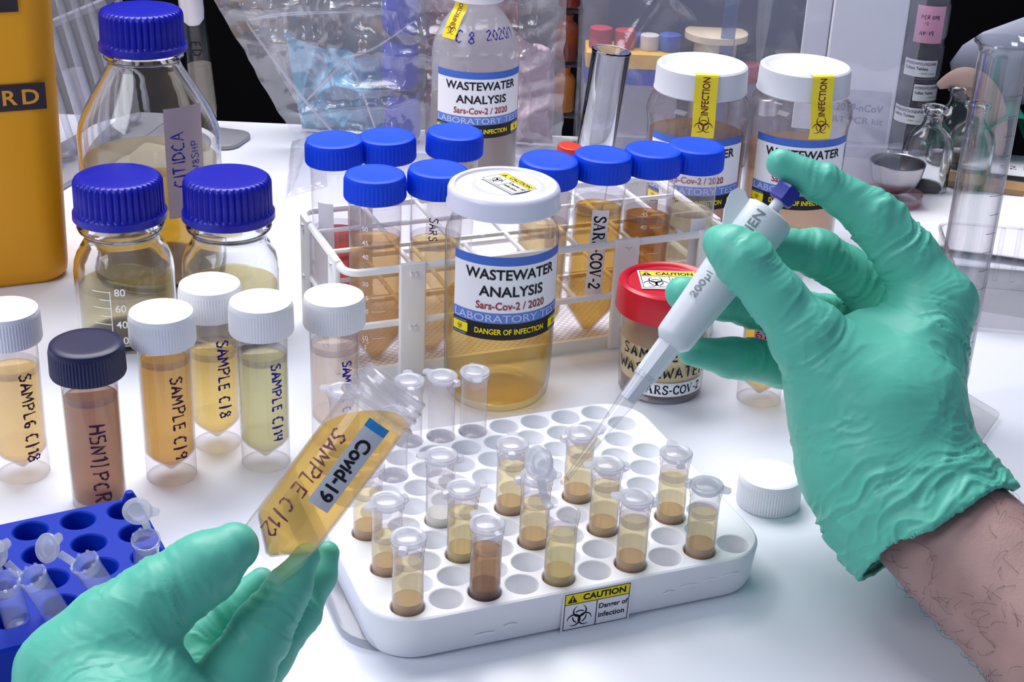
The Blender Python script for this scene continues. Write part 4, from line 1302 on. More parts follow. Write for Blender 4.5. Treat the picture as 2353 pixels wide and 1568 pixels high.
CR = 1.44
def conical(label, xy, cap_tilt, liq, level, extra=None, sed=None, z=.38, marks=False, rz=None):
    rx, ry = cap_tilt
    t = thing('conical_tube', label, 'tube', (xy[0], xy[1], z), 0, 'blue-capped conical tubes in the white rack', (D(rx), D(ry), facing(*xy)))
    part('tube_body', cached('conical_body', lambda: lathe([(0, 0), (.22, .02), (.34, .12), (CR * .95, 1.6), (CR, 1.85), (CR * 1.005, 5), (CR * 1.015, 9.65), (CR * 1.06, 9.7), (CR * 1.06, 9.85), (CR * .98, 9.9), (CR * .98, 10.9)]), M_PP), None, t)
    if liq:
        rr = CR * .955
        part('liquid', lathe([(0, .08), (.26, .16), (CR * .9, 1.66), (rr, 1.9), (rr, level), (rr * .94, level - .05), (0, level - .08)], 40), liq, t)
    if liq:
        part('meniscus', cached('conical_meniscus', lambda: lathe([(CR * .97, -.05), (CR * .975, .12), (CR * .98, .4)], 40), M_MENI), None, t, (0, 0, level))
    part('cap', cached('conical_cap', lambda: ribbed_cap(1.68, 1.42, 46, .024, .22, 0, .04), M_BLUECAP), None, t, (0, 0, 9.9))
    if marks:
        g = []
        for k, v in enumerate((50, 45, 40, 35, 30, 25, 20, 15, 10)):
            zz = 8.55 - k * .82
            g.append(shift2(text2d(str(v), h=.27, bold=.01), 0, zz))
            g.append(rect2d(.75, .03, .75, zz, 8))
        g.append(shift2(text2d('7.5', h=.24), .0, 1.75)); g.append(shift2(text2d('5', h=.24), 0, 1.4))
        part('scale_marks', on_cyl(join2(*g), CR * 1.012, 0, -.38 if marks is True else marks, .012), M_WPRINT, t, smooth=False)
    return t

L_RED = liquid('red_liquid', (.80, .30, .28), .4, (.62, .12, .10))
L_D = liquid('amber_tube_liquid', (.97, .80, .52), .25, (.80, .56, .26))
L_E = liquid('light_amber_liquid', (.97, .86, .62), .22, (.82, .62, .34))
L_G = liquid('golden_liquid', (.95, .76, .36), .30, (.70, .46, .12))
L_H = liquid('dark_amber_liquid', (.86, .56, .20), .42, (.48, .24, .03))
L_I = liquid('cream_liquid', (.97, .95, .82), .40, (.88, .84, .66))
ta = conical('blue-capped tube with red liquid at the back corner of the white rack', kpos(-.3, 6.5), (1, -1), L_RED, 5.4)
add_print(ta, [(M_PAPER, 'blank_label', rect2d(1.0, 3.2, 0, 0, 6))], lambda s, off: on_cyl(s, CR * 1.01, 6.2, -.45, off))
conical('blue-capped empty tube second along the back of the white rack', kpos(2.85, 6.35), (1, -1), None, 0)
conical('blue-capped empty tube third along the back of the white rack, cap tipped', kpos(6.5, 6.35), (1, 2), None, 0)
conical('blue-capped tube of amber liquid with scale numbers at the front corner of its rack', kpos(0, 0), (0, 0), L_D, 7.4, marks=True)
te = conical('blue-capped tube of light amber liquid beside the big wastewater jar', kpos(3.35, 0), (0, 1.5), L_E, 6.9)
part('handwriting', on_cyl(script2d('SARS', .45, .07, .2, 6), CR * 1.01, 8.2, -.1, .015, -1), M_INK, te, smooth=False)
conical('blue-capped tube behind the wastewater jar lid', kpos(10.05, .3), (2, 2), L_E, 7.0)
tg = conical('blue-capped tube of golden liquid with a printed paper strip', kpos(13.4, 0), (0, 1.5), L_G, 8.0)
add_print(tg, [(M_PAPER, 'paper_strip', rect2d(5.3, 1.0, 0, 0, 6, 8)), (M_INK, 'lettering', serif2d('SARS-COV-2', .66, .17, .10))], lambda s, off: on_cyl(s, CR * 1.01, 5.7, .12, off, -1))
conical('blue-capped tube of dark amber liquid with white scale numbers', kpos(16.75, 0), (0, 1), L_H, 7.1, marks=-.1)
ti = conical('blue-capped tube of cream liquid at the far end of the white rack', kpos(19.6, 0), (0, 1), L_I, 7.2)
add_print(ti, [(M_PAPER, 'blank_label', rect2d(1.0, 5.2, 0, 0, 6))], lambda s, off: on_cyl(s, CR * 1.01, 4.6, .45, off))

# ---------------------------------------------------------------- wastewater bottle at the back
M_HDPE = clear('hdpe_white', (.93, .93, .96), (.8, .8, .86), milk=.34, milk_col=(.95, .95, 1.0), rough=.25)
M_TAPE = plastic('yellow_tape', rgb(244, 222, 40), .45)
def tape_piece(parent, path, a0, w, words, tlen, tpos, bpos, bR, th=.52, flip=1):
    """strip of yellow tape following a radial profile path [(r, z)] at angle a0"""
    pts = smoothpath([(p[0], p[1], 0) for p in path], 6)
    cum = [0.0]
    for p, q in zip(pts, pts[1:]):
        cum.append(cum[-1] + math.hypot(q[0] - p[0], q[1] - p[1]))
    L = cum[-1]
    def place(s, off):
        V = []
        for x, y in s[0]:
            d = min(max(L - y, 0), L)
            k = next(i for i in range(1, len(cum)) if cum[i] >= d - 1e-9)
            f = (d - cum[k - 1]) / max(1e-9, cum[k] - cum[k - 1])
            r = pts[k - 1][0] + (pts[k][0] - pts[k - 1][0]) * f
            z = pts[k - 1][1] + (pts[k][1] - pts[k - 1][1]) * f
            tx, tz = pts[k][0] - pts[k - 1][0], pts[k][1] - pts[k - 1][1]
            l = math.hypot(tx, tz) or 1
            nr, nz = -tz / l, tx / l
            rr, zz = r + nr * off, z + nz * off
            c, s2 = math.cos(a0), math.sin(a0)
            V.append((rr * s2 + x * c, -rr * c + x * s2, zz))
        return V, s[1]
    ny = 40
    add_print(parent, [(M_TAPE, 'yellow_tape', rect2d(w, L, 0, L / 2, 2, ny)), (M_MAROON, 'print', join2(shift2(text2d(words, w=tlen, h=th, bold=.02), 0, L - tpos, 1, PI / 2), shift2(biohazard2d(bR), 0, L - bpos)))],
              lambda s, off: place(s, off * 1.5 + .03))
    return L
wb = thing('wastewater_bottle', 'white translucent plastic bottle with printed label behind the tube rack', 'bottle', (-3.61, 109.84, 0), facing(-3.61, 109.84))
part('bottle_body', lathe([(0, 0), (2.9, 0), (3.2, .2), (3.28, .6), (3.28, 10.3), (3.2, 10.9), (2.95, 11.6), (2.5, 12.5), (2.0, 13.2), (1.75, 13.55), (1.6, 13.8), (1.6, 14.3)], 64), M_HDPE, wb)
part('liquid', lathe([(0, .1), (3.0, .15), (3.2, .6), (3.2, 6.9), (0, 6.88)], 48), liquid('brown_bottle_liquid', (.6, .42, .32), .7, (.34, .20, .13)), wb)
part('cap', ribbed_cap(1.95, 1.9, 60, .01, .2), M_WHITE, wb, (0, 0, 14.2))
wastewater_label(wb, 3.30, 9.6, .17, 7.5, 4.97)
part('handwriting', on_cyl(join2(shift2(script2d('C 8', .75, .11, .25, 2), -1.1, 0), shift2(script2d('2020/1', .7, .10, .12, 4), 1.6, .2)), 2.75, 12.0, .1, .08, 0, -.42), M_MARK_B, wb, smooth=False)
tape_piece(wb, [(1.6, 14.4), (1.75, 13.7), (2.1, 13.3), (2.6, 12.5), (2.95, 11.75)], -.75, 1.25, 'INFECTION', 2.0, 1.0, 2.3, .52, .4)

# ---------------------------------------------------------------- two wide jars with white caps
jar_prof = [(0, .2), (2.4, .1), (2.9, 0), (3.2, .15), (3.36, .6), (3.38, 8.7), (3.40, 9.0), (3.48, 9.4), (3.53, 9.8), (3.48, 10.1), (3.3, 10.65), (2.85, 11.0), (2.72, 11.2), (2.72, 12.6)]
def wide_jar(label, loc, a0, liq, level, tape_a):
    t = thing('wide_jar', label, 'jar', loc, facing(loc[0], loc[1]), 'wide plastic jars with white caps')
    part('jar_body', cached('wide_jar_body', lambda: lathe(jar_prof, 64), clear('pet_jar', (.97, .96, .96), (.5, .48, .5), milk=.06, milk_col=(.85, .82, .84), rough=.05, epow=3)), None, t)
    part('liquid', lathe([(0, .3), (2.9, .3), (3.2, .7), (3.27, level), (3.1, level - .05), (0, level - .07)], 48), liq, t)
    part('cap', cached('wide_jar_cap', lambda: lathe([(0, 12.75), (2.2, 12.75), (2.55, 12.80), (2.75, 12.98), (2.92, 13.0), (3.04, 12.9), (3.08, 12.6), (3.12, 11.4), (3.16, 11.3), (3.1, 11.2), (2.8, 11.2)], 72), plastic('soft_white_cap', rgb(218, 220, 228), .45, .4)), None, t)
    wastewater_label(t, 3.40, 8.75, a0, 7.2, 4.95)
    tape_piece(t, [(2.2, 12.82), (2.8, 13.03), (3.06, 12.95), (3.15, 12.4), (3.19, 11.35), (3.35, 10.8), (3.57, 9.9), (3.53, 9.35), (3.46, 8.9)], tape_a, 1.5, 'INFECTION', 2.5, 2.25, 4.15, .66, .5)
    return t
wide_jar('wide jar with smooth white cap and yellow tape, farther from the gloved hand', (11.95, 99.0, 0), .06, liquid('jar_brown_a', (.74, .58, .46), .35, (.5, .34, .24)), 8.2, .12)
wide_jar('wide jar with smooth white cap and crooked yellow tape above the gloved index finger', (19.0, 99.83, 0), .2, liquid('jar_brown_b', (.90, .74, .58), .3, (.68, .48, .32)), 7.3, .42)

# ---------------------------------------------------------------- glass test tube, red-capped tube
tt = thing('glass_tube', 'wide clear glass test tube leaning behind the blue caps', 'tube', (4.9, 104.0, 0), 0, None, (0, D(5.5), 0))
part('tube_wall', lathe([(0, 0), (.9, .1), (1.3, .7), (1.36, 1.4), (1.36, 12.2), (1.42, 12.35), (1.34, 12.42), (1.22, 12.3), (1.2, 1.5), (1.1, .8), (.7, .3), (0, .2)], 48), M_GLASS, tt, sharp=60)
rt = thing('red_cap_tube', 'small tube with ribbed red cap behind the conical tubes', 'tube', (2.41, 95.0, 0), 0, None, (D(2), D(6), 0))
part('tube_body', lathe([(0, 0), (.5, .1), (.62, .5), (.62, 7.2)], 24), M_PP, rt)
part('cap', ribbed_cap(.82, 1.3, 28, .02, .1), plastic('orange_red_cap', rgb(206, 54, 30), .4), rt, (0, 0, 7.0))

# ---------------------------------------------------------------- test-tube stand behind the tall bottle
ts = thing('test_tube_stand', 'grey metal stand of leaning glass test tubes beside the orange bin', 'stand', (-35.5, 112.0, 0), D(-14))
M_GREY = plastic('grey_metal', rgb(150, 150, 160), .4, .5, metal=.3)
part('foot_plate', move(slab(5.2, 22, 0, .5, 1.0, .12), (1.2, 2, 0)), M_GREY, ts)
part('foot_plate', move(slab(9, 4.6, 0, .4, 1.4, .12), (7.0, 7.8, 0)), M_GREY, ts)
part('upper_rail', bar((-2.3, -8.6, 9.5), (-2.3, 13, 9.5), .5, .5), M_GREY, ts)
for y in (-8.3, 12.8):
    part('upright', bar((-.2, y * 1.06, .3), (-2.6, y * 1.06, 11), .5, .5), M_GREY, ts)
for k in range(9):
    y = -8.0 + k * 2.0
    g = thing('test_tube', ('clear glass test tube leaning in the grey stand', 'glass test tube with pink trace leaning in the grey stand')[1 if k == 2 else 0] + ', %s from the front' % ('first second third fourth fifth sixth seventh eighth ninth'.split()[k]), 'tube', (-35.5 + 1.3 * math.cos(D(-14)) - y * math.sin(D(-14)), 112 + 1.3 * math.sin(D(-14)) + y * math.cos(D(-14)), .68), 0, 'test tubes in the grey stand', (D(4), D(-11), 0))
    part('tube_wall', cached('tt_wall', lambda: lathe([(0, 0), (.45, .06), (.75, .35), (.85, .9), (.85, 15.5), (.92, 15.6), (.85, 15.65)], 28), clear('hazy_tube_glass', (.96, .96, .98), (.5, .5, .56), milk=.15, milk_col=(.84, .84, .92), rough=.05, epow=3)), None, g)
    if k in (2, 5):
        part('liquid', lathe([(0, .1), (.5, .2), (.78, .8), (.78, 6), (0, 6)], 24), liquid('pink_trace' if k == 2 else 'clear_trace', (.96, .82, .86) if k == 2 else (.93, .93, .98), .25), g)
cs = thing('culture_tube', 'tall glass culture tube with white cotton plug behind the tall bottle', 'tube', (-26.2, 120.2, .6), 0, None, (D(2), D(-4), 0))
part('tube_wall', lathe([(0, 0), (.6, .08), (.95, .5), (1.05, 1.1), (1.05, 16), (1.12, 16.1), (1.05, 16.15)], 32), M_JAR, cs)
part('liquid', lathe([(0, .1), (.6, .2), (.92, .8), (.98, 1.3), (.98, 5.0), (0, 5.0)], 28), liquid('broth', (.95, .92, .84), .25, (.86, .8, .7)), cs)
part('cotton_plug', lathe([(0, 8.2), (.5, 8.3), (.85, 8.7), (.98, 9.4), (1.0, 14), (1.02, 16), (1.3, 17), (0, 18)], 28, lambda k, i: 1 + .03 * math.sin(i * 5 + k * 3)), plastic('cotton', rgb(235, 232, 238), .9, .1, bump=.5, bscale=300), cs)
part('handwriting', on_cyl(script2d('ED', .8, .11, .3, 4), 1.06, 6.6, .2, .02, -1), M_INK, cs, smooth=False)

# ---------------------------------------------------------------- plastic bags and what they hold
def film(corners, nu, nv, bulge, amp, seed, freq=.5):
    """wrinkled sheet: corners (bl, br, tr, tl) as points; bulge pushes the middle along -y"""
    bl, br_, tr__, tl = [np.array(c, float) for c in corners]
    U, W = np.meshgrid(np.linspace(0, 1, nu), np.linspace(0, 1, nv))
    u, w = U.ravel()[:, None], W.ravel()[:, None]
    P = (bl * (1 - u) + br_ * u) * (1 - w) + (tl * (1 - u) + tr__ * u) * w
    env = (np.sin(PI * u) ** .6)[:, 0]
    P[:, 1] -= bulge * env * (np.sin(PI * np.clip(w, 0, .96))[:, 0] ** .5)
    a = math.radians(35 + seed * 50)
    q = P @ np.array([[math.cos(a), 0, -math.sin(a)], [0, 1, 0], [math.sin(a), 0, math.cos(a)]]).T
    n1 = 1 - np.abs(2 * vnoise(np.stack([q[:, 0] * freq, q[:, 1] * .1 + seed, q[:, 2] * freq * .35], 1)) - 1)
    n2 = 1 - np.abs(2 * vnoise(np.stack([q[:, 0] * freq * .5 + 5, q[:, 1] * .1 + seed, q[:, 2] * freq * 1.6], 1)) - 1)
    n3 = vnoise(P * freq * 3.1 + 9)
    e2 = np.clip(np.minimum.reduce([u[:, 0], 1 - u[:, 0], w[:, 0]]) * 8, 0.15, 1)
    P[:, 1] -= e2 * amp * (n1 ** 3 * 1.2 + n2 ** 3 * .9 + n3 * .5)
    P[:, 0] += .25 * amp * (vnoise(P * .9 + 3) - .5)
    F = [(j * nu + i, j * nu + i + 1, (j + 1) * nu + i + 1, (j + 1) * nu + i) for j in range(nv - 1) for i in range(nu - 1)]
    return [tuple(p) for p in P], F
M_FILM = clear('bag_film', (.95, .95, .97), (.72, .72, .80), milk=.27, milk_col=(.86, .87, .98), gloss=2.2, rough=.10, base=.05, bump=.35, bscale=60)
M_FILM2 = clear('zip_bag_film', (.94, .94, .97), (.74, .74, .82), milk=.21, milk_col=(.72, .75, .92), gloss=1.8, rough=.14, base=.05, bump=.3, bscale=50)
bgA = thing('plastic_bag', 'crumpled clear plastic bag with a blue mask inside, hanging over the bench edge', 'bag', (-10, 117, 0))
OA = (-10, 117, 0)
part('front_film', inv(film([(-18.0, 116.6, .15), (3.4, 116.6, .15), (2.9, 116.6, 17.5), (-27.5, 116.6, 17.5)], 130, 100, .5, 1.0, 1, .5), OA), M_FILM, bgA, sharp=0)
for fold in ([(-21.6, 115.0, 10.6), (-21.0, 115.0, 9.6), (-17.6, 114.9, 5.0), (-15.0, 114.8, 2.0), (-14.2, 114.9, .9)], [(-8.5, 114.9, 11.2), (-11.5, 114.8, 9.0), (-13.8, 114.8, 7.9), (-13.0, 114.8, 6.4), (-11.8, 114.8, 3.0), (-11.0, 115.0, .8)], [(-13.8, 114.8, 7.9), (-15.6, 114.9, 6.0), (-17.8, 115.0, 3.6)], [(-21.6, 115.0, 10.6), (-18.6, 115.0, 11.2), (-13.5, 115.0, 11.6)]):
    pth = smoothpath(fold, 8)
    part('fold', inv(sweep(pth, [.02 + .12 * math.sin(PI * (i + .5) / len(pth)) for i in range(len(pth))], 8, True, .45), OA), clear('fold_film', (.95, .95, .98), (.8, .8, .88), milk=.32, milk_col=(.90, .91, 1.0), gloss=2.0, rough=.12), bgA, sharp=0)
part('back_film', inv(film([(-18.0, 122.3, .15), (3.4, 122.3, .15), (2.9, 122.3, 17.5), (-27.5, 122.3, 17.5)], 70, 50, -.3, .5, 2, .35), OA), M_FILM, bgA, sharp=0)
part('corner_fold', inv(film([(-17.2, 104.5, .1), (-14.5, 107.5, .1), (-15.5, 114.6, 2.2), (-18.2, 114.6, 1.2)], 40, 40, .2, .5, 3, .8), OA), M_FILM, bgA, sharp=0)
for k, (x, z) in enumerate(((-10.0, 9.2), (-10.0, 4.75), (-9.8, .3))):
    o = part('blue_stopper', lathe([(0, 0), (1.2, 0), (1.45, .3), (1.55, 1.0), (1.5, 2.6), (1.35, 3.4), (1.1, 3.7), (0, 3.75)], 32), plastic('stopper_blue', rgb(44, 62, 190), .5), None, (x, 119.2, z))
    tag(o, ('top', 'middle', 'bottom')[k] + ' one of three blue stoppers stacked in the crumpled bag', 'stopper', 'blue stoppers in the crumpled bag')
mk = part('face_mask', film([(-18.3, 121.0, .2), (-11.4, 121.0, .2), (-11.9, 121.0, 6.6), (-19.6, 121.0, 8.4)], 60, 60, .5, 1.6, 5, .6), plastic('mask_blue', rgb(120, 176, 206), .8, .2), None, sharp=0)
tag(mk, 'crumpled pale blue face mask seen through the plastic bag', 'mask')
pk = part('pink_wrapper', film([(-1.4, 119.9, .2), (2.7, 119.9, .2), (2.5, 119.9, 8.6), (-.6, 119.9, 9.2)], 50, 50, .3, 1.3, 6, .6), plastic('pink_foil', rgb(206, 178, 190), .35, .5), None, sharp=0)
tag(pk, 'crumpled pale pink wrapper at the edge of the plastic bag', 'wrapper')
mb = part('maroon_box', move(slab(7.5, .9, .1, 14.5, .2, .08), (-4.3, 121.2, 0)), plastic('maroon_card', rgb(110, 38, 48), .6))
tag(mb, 'maroon carton standing behind the white bottle', 'box')

cr_ = thing('acrylic_rack', 'clear acrylic rack post with reddish tubes between the two bags', 'rack', (3.9, 121.0, 0))
part('post', bar((.6, 0, 0), (.6, 0, 15), .3, .5), M_PS, cr_)
for z in (2.3, 6.6, 11.0):
    part('shelf', move(slab(2.4, 2.2, z, z + .25, .3, .05), (-.4, .3, 0)), M_PS, cr_)
for k, (z, c_) in enumerate(((11.4, (110, 40, 30)), (7.0, (130, 66, 40)), (2.7, (190, 120, 50)))):
    o = part('sample_bottle', lathe([(0, 0), (.8, 0), (.9, .15), (.9, 2.6), (.7, 3.0), (.45, 3.2), (.45, 3.7), (0, 3.7)], 24), plastic('rack_liquid_%d' % k, rgb(*c_), .25), None, (3.4, 121.2, z))
    tag(o, ('dark red', 'brown', 'amber')[k] + ' bottle on a shelf of the clear acrylic rack', 'bottle')

bgB = thing('zip_bag', 'large clear zip bag with grey sheen behind the two wide jars', 'bag', (16, 109, 0))
OB = (16, 109, 0)
part('front_film', inv(film([(4.6, 108.6, .1), (28.6, 108.6, .1), (29.3, 110.6, 18), (4.0, 110.6, 18)], 120, 90, .4, .45, 7, .22), OB), M_FILM2, bgB, sharp=0)
part('back_film', inv(film([(4.6, 121.9, .1), (28.6, 121.9, .1), (29.3, 121.9, 18), (4.0, 121.9, 18)], 60, 40, -.1, .3, 8, .25), OB), M_FILM2, bgB, sharp=0)
part('zip_strip', inv(film([(5.0, 107.6, 4.9), (28.4, 107.6, 4.9), (28.4, 107.6, 5.4), (5.0, 107.6, 5.4)], 60, 3, .3, .1, 9, .2), OB), M_FILM2, bgB, sharp=0)
wbx = thing('test_kit_box', 'white carton with faded grey lettering inside the zip bag', 'box', (26.0, 113.8, 0), D(-8))
part('carton', slab(5.4, 2.6, .1, 16.5, .12, .05), plastic('white_card', rgb(232, 232, 238), .6), wbx)
part('flap', move(slab(1.9, .3, 4.5, 16, .1, .04), (-3.9, -1.2, 0)), plastic('white_card', rgb(232, 232, 238), .6), wbx)
add_print(wbx, [(plastic('pale_grey_label', rgb(206, 206, 216), .6), 'paper_label', rect2d(4.6, 5.4)), (plastic('faded_print', rgb(140, 142, 166), .6), 'lettering', join2(shift2(text2d('2019-nCoV', w=3.6, h=.6, bold=.02), 0, 1.3), shift2(text2d('RT PCR kit', w=3.8, h=.5, bold=.01), 0, .3)))], lambda s, off: on_plane(s, (0.1, -1.3, 5.2), (1, 0, 0), (0, 0, 1), off))
yb = thing('kit_box', 'yellow and blue kit box with red caps inside the zip bag', 'box', (8.6, 118.4, 0))
part('box_body', move(slab(7.4, 4, .1, 7.0, .2, .06), (0, 0, 0)), plastic('grey_card', rgb(150, 146, 156), .6), yb)
part('blue_band', move(slab(7.5, 4.1, 6.4, 7.7, .2, .06), (0, 0, 0)), plastic('kit_blue', rgb(60, 72, 170), .5), yb)
part('yellow_band', move(slab(7.5, 4.1, 7.7, 8.9, .2, .06), (0, 0, 0)), plastic('kit_yellow', rgb(232, 180, 70), .5), yb)
for k, (x, r_, h_, c_) in enumerate(((-2.6, .9, 1.6, (180, 50, 62)), (-.7, .8, 1.5, (186, 50, 60)), (1.3, .75, 1.2, (220, 214, 210)), (2.9, .85, 1.3, (60, 90, 180)), (.3, .7, 1.0, (70, 90, 180)))):
    o = part('bottle_cap', ribbed_cap(r_, h_, 24, .02, .1), plastic('kitcap%d' % k, rgb(*c_), .5), None, (8.6 + x, 118.2 + (1 if k == 4 else 0), 8.9))
    tag(o, ('red cap at the near end', 'second red cap', 'whitish cap', 'blue cap at the far end', 'small blue cap at the rear')[k] + ' on the yellow and blue kit box', 'cap', 'caps on the kit box')
sp = part('spool', lathe([(0, 0), (2.4, 0), (2.4, .5), (1.7, .6), (1.7, 9.6), (2.5, 9.8), (2.5, 10.3), (0, 10.3)], 40), plastic('cream_card', rgb(226, 208, 176), .6), None, (15.2, 118.8, .1))
tag(sp, 'cream cardboard spool inside the zip bag', 'spool')
for k, (x, z, y) in enumerate(((17.8, 8.1, 117.6), (20.9, 9.0, 118.2), (23.0, 10.3, 118.7), (24.3, 8.2, 117.9), (19.6, 5.6, 117.0))):
    o = thing('metal_vial', 'small vial with silvery cap in the zip bag, ' + ('next to the spool', 'in the middle of the row', 'tallest of the row', 'red-topped, nearest the carton', 'low in front of the row')[k], 'vial', (x, y, .1), 0, 'silver-capped vials in the zip bag')
    part('vial_body', lathe([(0, 0), (1.1, 0), (1.15, .15), (1.15, z - 1.6), (.95, z - 1.3), (.9, z - 1.1)], 28), plastic('vial_grey', rgb(118, 116, 132), .3), o)
    part('cap', lathe([(.95, z - 1.3), (1.0, z - 1.25), (1.0, z), (.9, z + .08), (0, z + .08)], 28), plastic('silver', rgb(200, 200, 205), .25, .5, metal=.9) if k in (1, 2, 4) else plastic('dull_red', rgb(160, 40, 60), .5), o)
dk = part('dark_panel', move(slab(19.5, .5, .1, 18, .2, .06), (16.2, 120.5, 0)), plastic('slate_panel', rgb(66, 68, 92), .5))
tag(dk, 'slate grey panel standing behind the zip bag contents', 'panel')
for k, (x0, zz) in enumerate(((15.9, 7.0),)):
    o = part('plastic_strip', bar((15.6, 116.4, .2), (16.0, 116.8, 17), 1.1, .12), clear('blue_strip_plastic', (.55, .62, .85), (.4, .45, .7), milk=.3, milk_col=(.3, .36, .62)))
    tag(o, 'upright bluish plastic strip in front of the spool', 'strip')
ptip = part('pipette_tip', lathe([(.12, 10.8), (.22, 11.3), (.45, 13.5), (.52, 15), (.6, 17.5)], 24), M_TIP, None, (17.0, 107.4, 0))
ptip.location.z = 0.0
tag(ptip, 'large pipette tip pointing down against the zip bag', 'tip')

# ---------------------------------------------------------------- right side of the bench
tw = thing('vial_tower', 'column of clear drug vials with printed labels behind the steel bowl', 'tower', (32.7, 122.0, 0), facing(32.7, 122))
M_PETG = clear('drug_vial_plastic', (.80, .80, .84), (.42, .42, .48), milk=.18, milk_col=(.55, .55, .62), rough=.08)
for k in range(4):
    v = part('drug_vial', lathe([(0, .05), (1.55, .05), (1.62, .2), (1.62, 2.6), (1.5, 2.85), (1.5, 3.3), (0, 3.3)], 36), M_PETG, tw, (0, 0, k * 3.35))
M_GRN = plastic('green_print', rgb(120, 190, 70), .5)
for z, a, w in ((7.7, -.05, 3.0), (5.7, .5, 2.4), (3.7, -.35, 3.0)):
    add_print(tw, [(M_PAPER, 'paper_label', rect2d(w, 1.5, 0, 0, 10)), (M_INK, 'lettering', join2(frame2d(w, 1.5, .05), shift2(text2d('HYDROXYCLOQUINE', w=w * .88, h=.27, bold=.02), 0, .38), shift2(text2d('Sulfate Tablets', w=w * .64, h=.25, bold=.02), -w * .1, 0))), (M_GRN, 'green_lettering', shift2(text2d('200 mg', w=w * .35, h=.18, bold=.02), w * .22, -.4))], lambda s, off: on_cyl(s, 1.64, z, a, off))
add_print(tw, [(plastic('pink_note', rgb(224, 160, 190), .6), 'pink_note', rect2d(2.4, 3.0, 0, 0, 10)), (M_MARK_P, 'handwriting', join2(shift2(script2d('PCR ONE', .3, .06, .2, 3), 0, .6), shift2(script2d('-1', .3, .05, .2, 4), -.3, .1), shift2(script2d('AV-19', .34, .06, .2, 5), -.2, -.7)))], lambda s, off: on_cyl(s, 1.64, 11.3, .1, off))

# steel bowl on a pink dish
bw_ = thing('steel_bowl', 'small polished steel bowl standing on a pinkish dish', 'bowl', (28.7, 109.4, 0))
M_STEEL = plastic('steel', rgb(170, 168, 172), .28, .5, metal=1.0)
part('bowl', lathe([(0, .9), (.7, .94), (1.25, 1.2), (1.68, 1.7), (1.95, 2.35), (2.07, 3.0), (2.12, 3.3), (2.08, 3.36), (2.0, 3.3), (1.95, 2.95), (1.82, 2.35), (1.55, 1.78), (1.15, 1.32), (.6, 1.08), (0, 1.04)], 56), M_STEEL, bw_)
part('dish', lathe([(0, .15), (1.9, .15), (2.1, .2), (2.2, .9), (2.25, .9), (2.2, .05), (0, .02)], 48), clear('pink_dish', (.93, .78, .80), (.7, .5, .55), milk=.25, milk_col=(.82, .62, .66)), bw_)
bw_.rotation_euler = (0, D(0), 0)

def flint_vial(label, loc, s):
    t = thing('glass_vial', label, 'vial', loc, 0, 'empty glass vials with flared necks')
    part('glass_wall', cached('flint_vial', lambda: lathe([(0, 0), (1.6, 0), (1.85, .2), (1.9, .6), (1.9, 3.6), (1.75, 4.3), (1.3, 4.9), (.85, 5.3), (.72, 5.7), (.75, 6.3), (1.0, 6.45), (1.05, 6.7), (.95, 6.85), (.6, 6.85), (.55, 6.4), (.55, 5.7), (.7, 5.2), (1.15, 4.75), (1.58, 4.2), (1.72, 3.6), (1.72, .6), (1.6, .35), (0, .3)], 48), M_GLASS, 60), None, t)
    t.scale = (s, s, s)
flint_vial('empty glass vial with flared neck, nearest the steel bowl', (31.75, 112.6, 0), 1.0)
flint_vial('empty glass vial with flared neck, rear one behind its twin', (35.3, 118.9, 0), 1.0)
flint_vial('empty glass vial with flared neck, beside the glass cylinder', (35.6, 114.6, 0), .98)

# glass measuring cylinder
gc = thing('measuring_cylinder', 'tall glass measuring cylinder with polygonal foot behind the gloved hand', 'cylinder', (23.95, 74.4, 0), facing(24, 74))
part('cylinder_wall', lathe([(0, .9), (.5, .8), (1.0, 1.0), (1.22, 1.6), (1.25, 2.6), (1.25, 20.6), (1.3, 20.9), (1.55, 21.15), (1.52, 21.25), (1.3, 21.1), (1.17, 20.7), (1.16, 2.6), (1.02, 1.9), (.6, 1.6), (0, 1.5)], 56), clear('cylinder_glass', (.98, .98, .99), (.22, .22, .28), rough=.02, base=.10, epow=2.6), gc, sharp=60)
hexo = lambda r: [(r * math.cos(PI / 3 * k + .3), r * math.sin(PI / 3 * k + .3)) for k in range(6)]
part('foot', stack([(hexo(3.3), 0.02), (hexo(3.4), .12), (hexo(3.4), .4), (hexo(3.2), .55), (hexo(1.6), .75), (hexo(1.1), 1.2)]), M_JAR, gc, sharp=20)
g = []
for k in range(16):
    g.append(rect2d(.7 if k % 5 else 1.1, .035, 0, 3 + k * 1.05, 6))
    if k % 5 == 0:
        g.append(shift2(text2d(str(10 + 10 * k // 5 * 2), h=.32), .85, 3 + k * 1.05))
part('scale_marks', on_cyl(join2(*g), 1.26, 0, .9, .012), plastic('grey_scale_print', rgb(120, 122, 140), .5), gc, smooth=False)

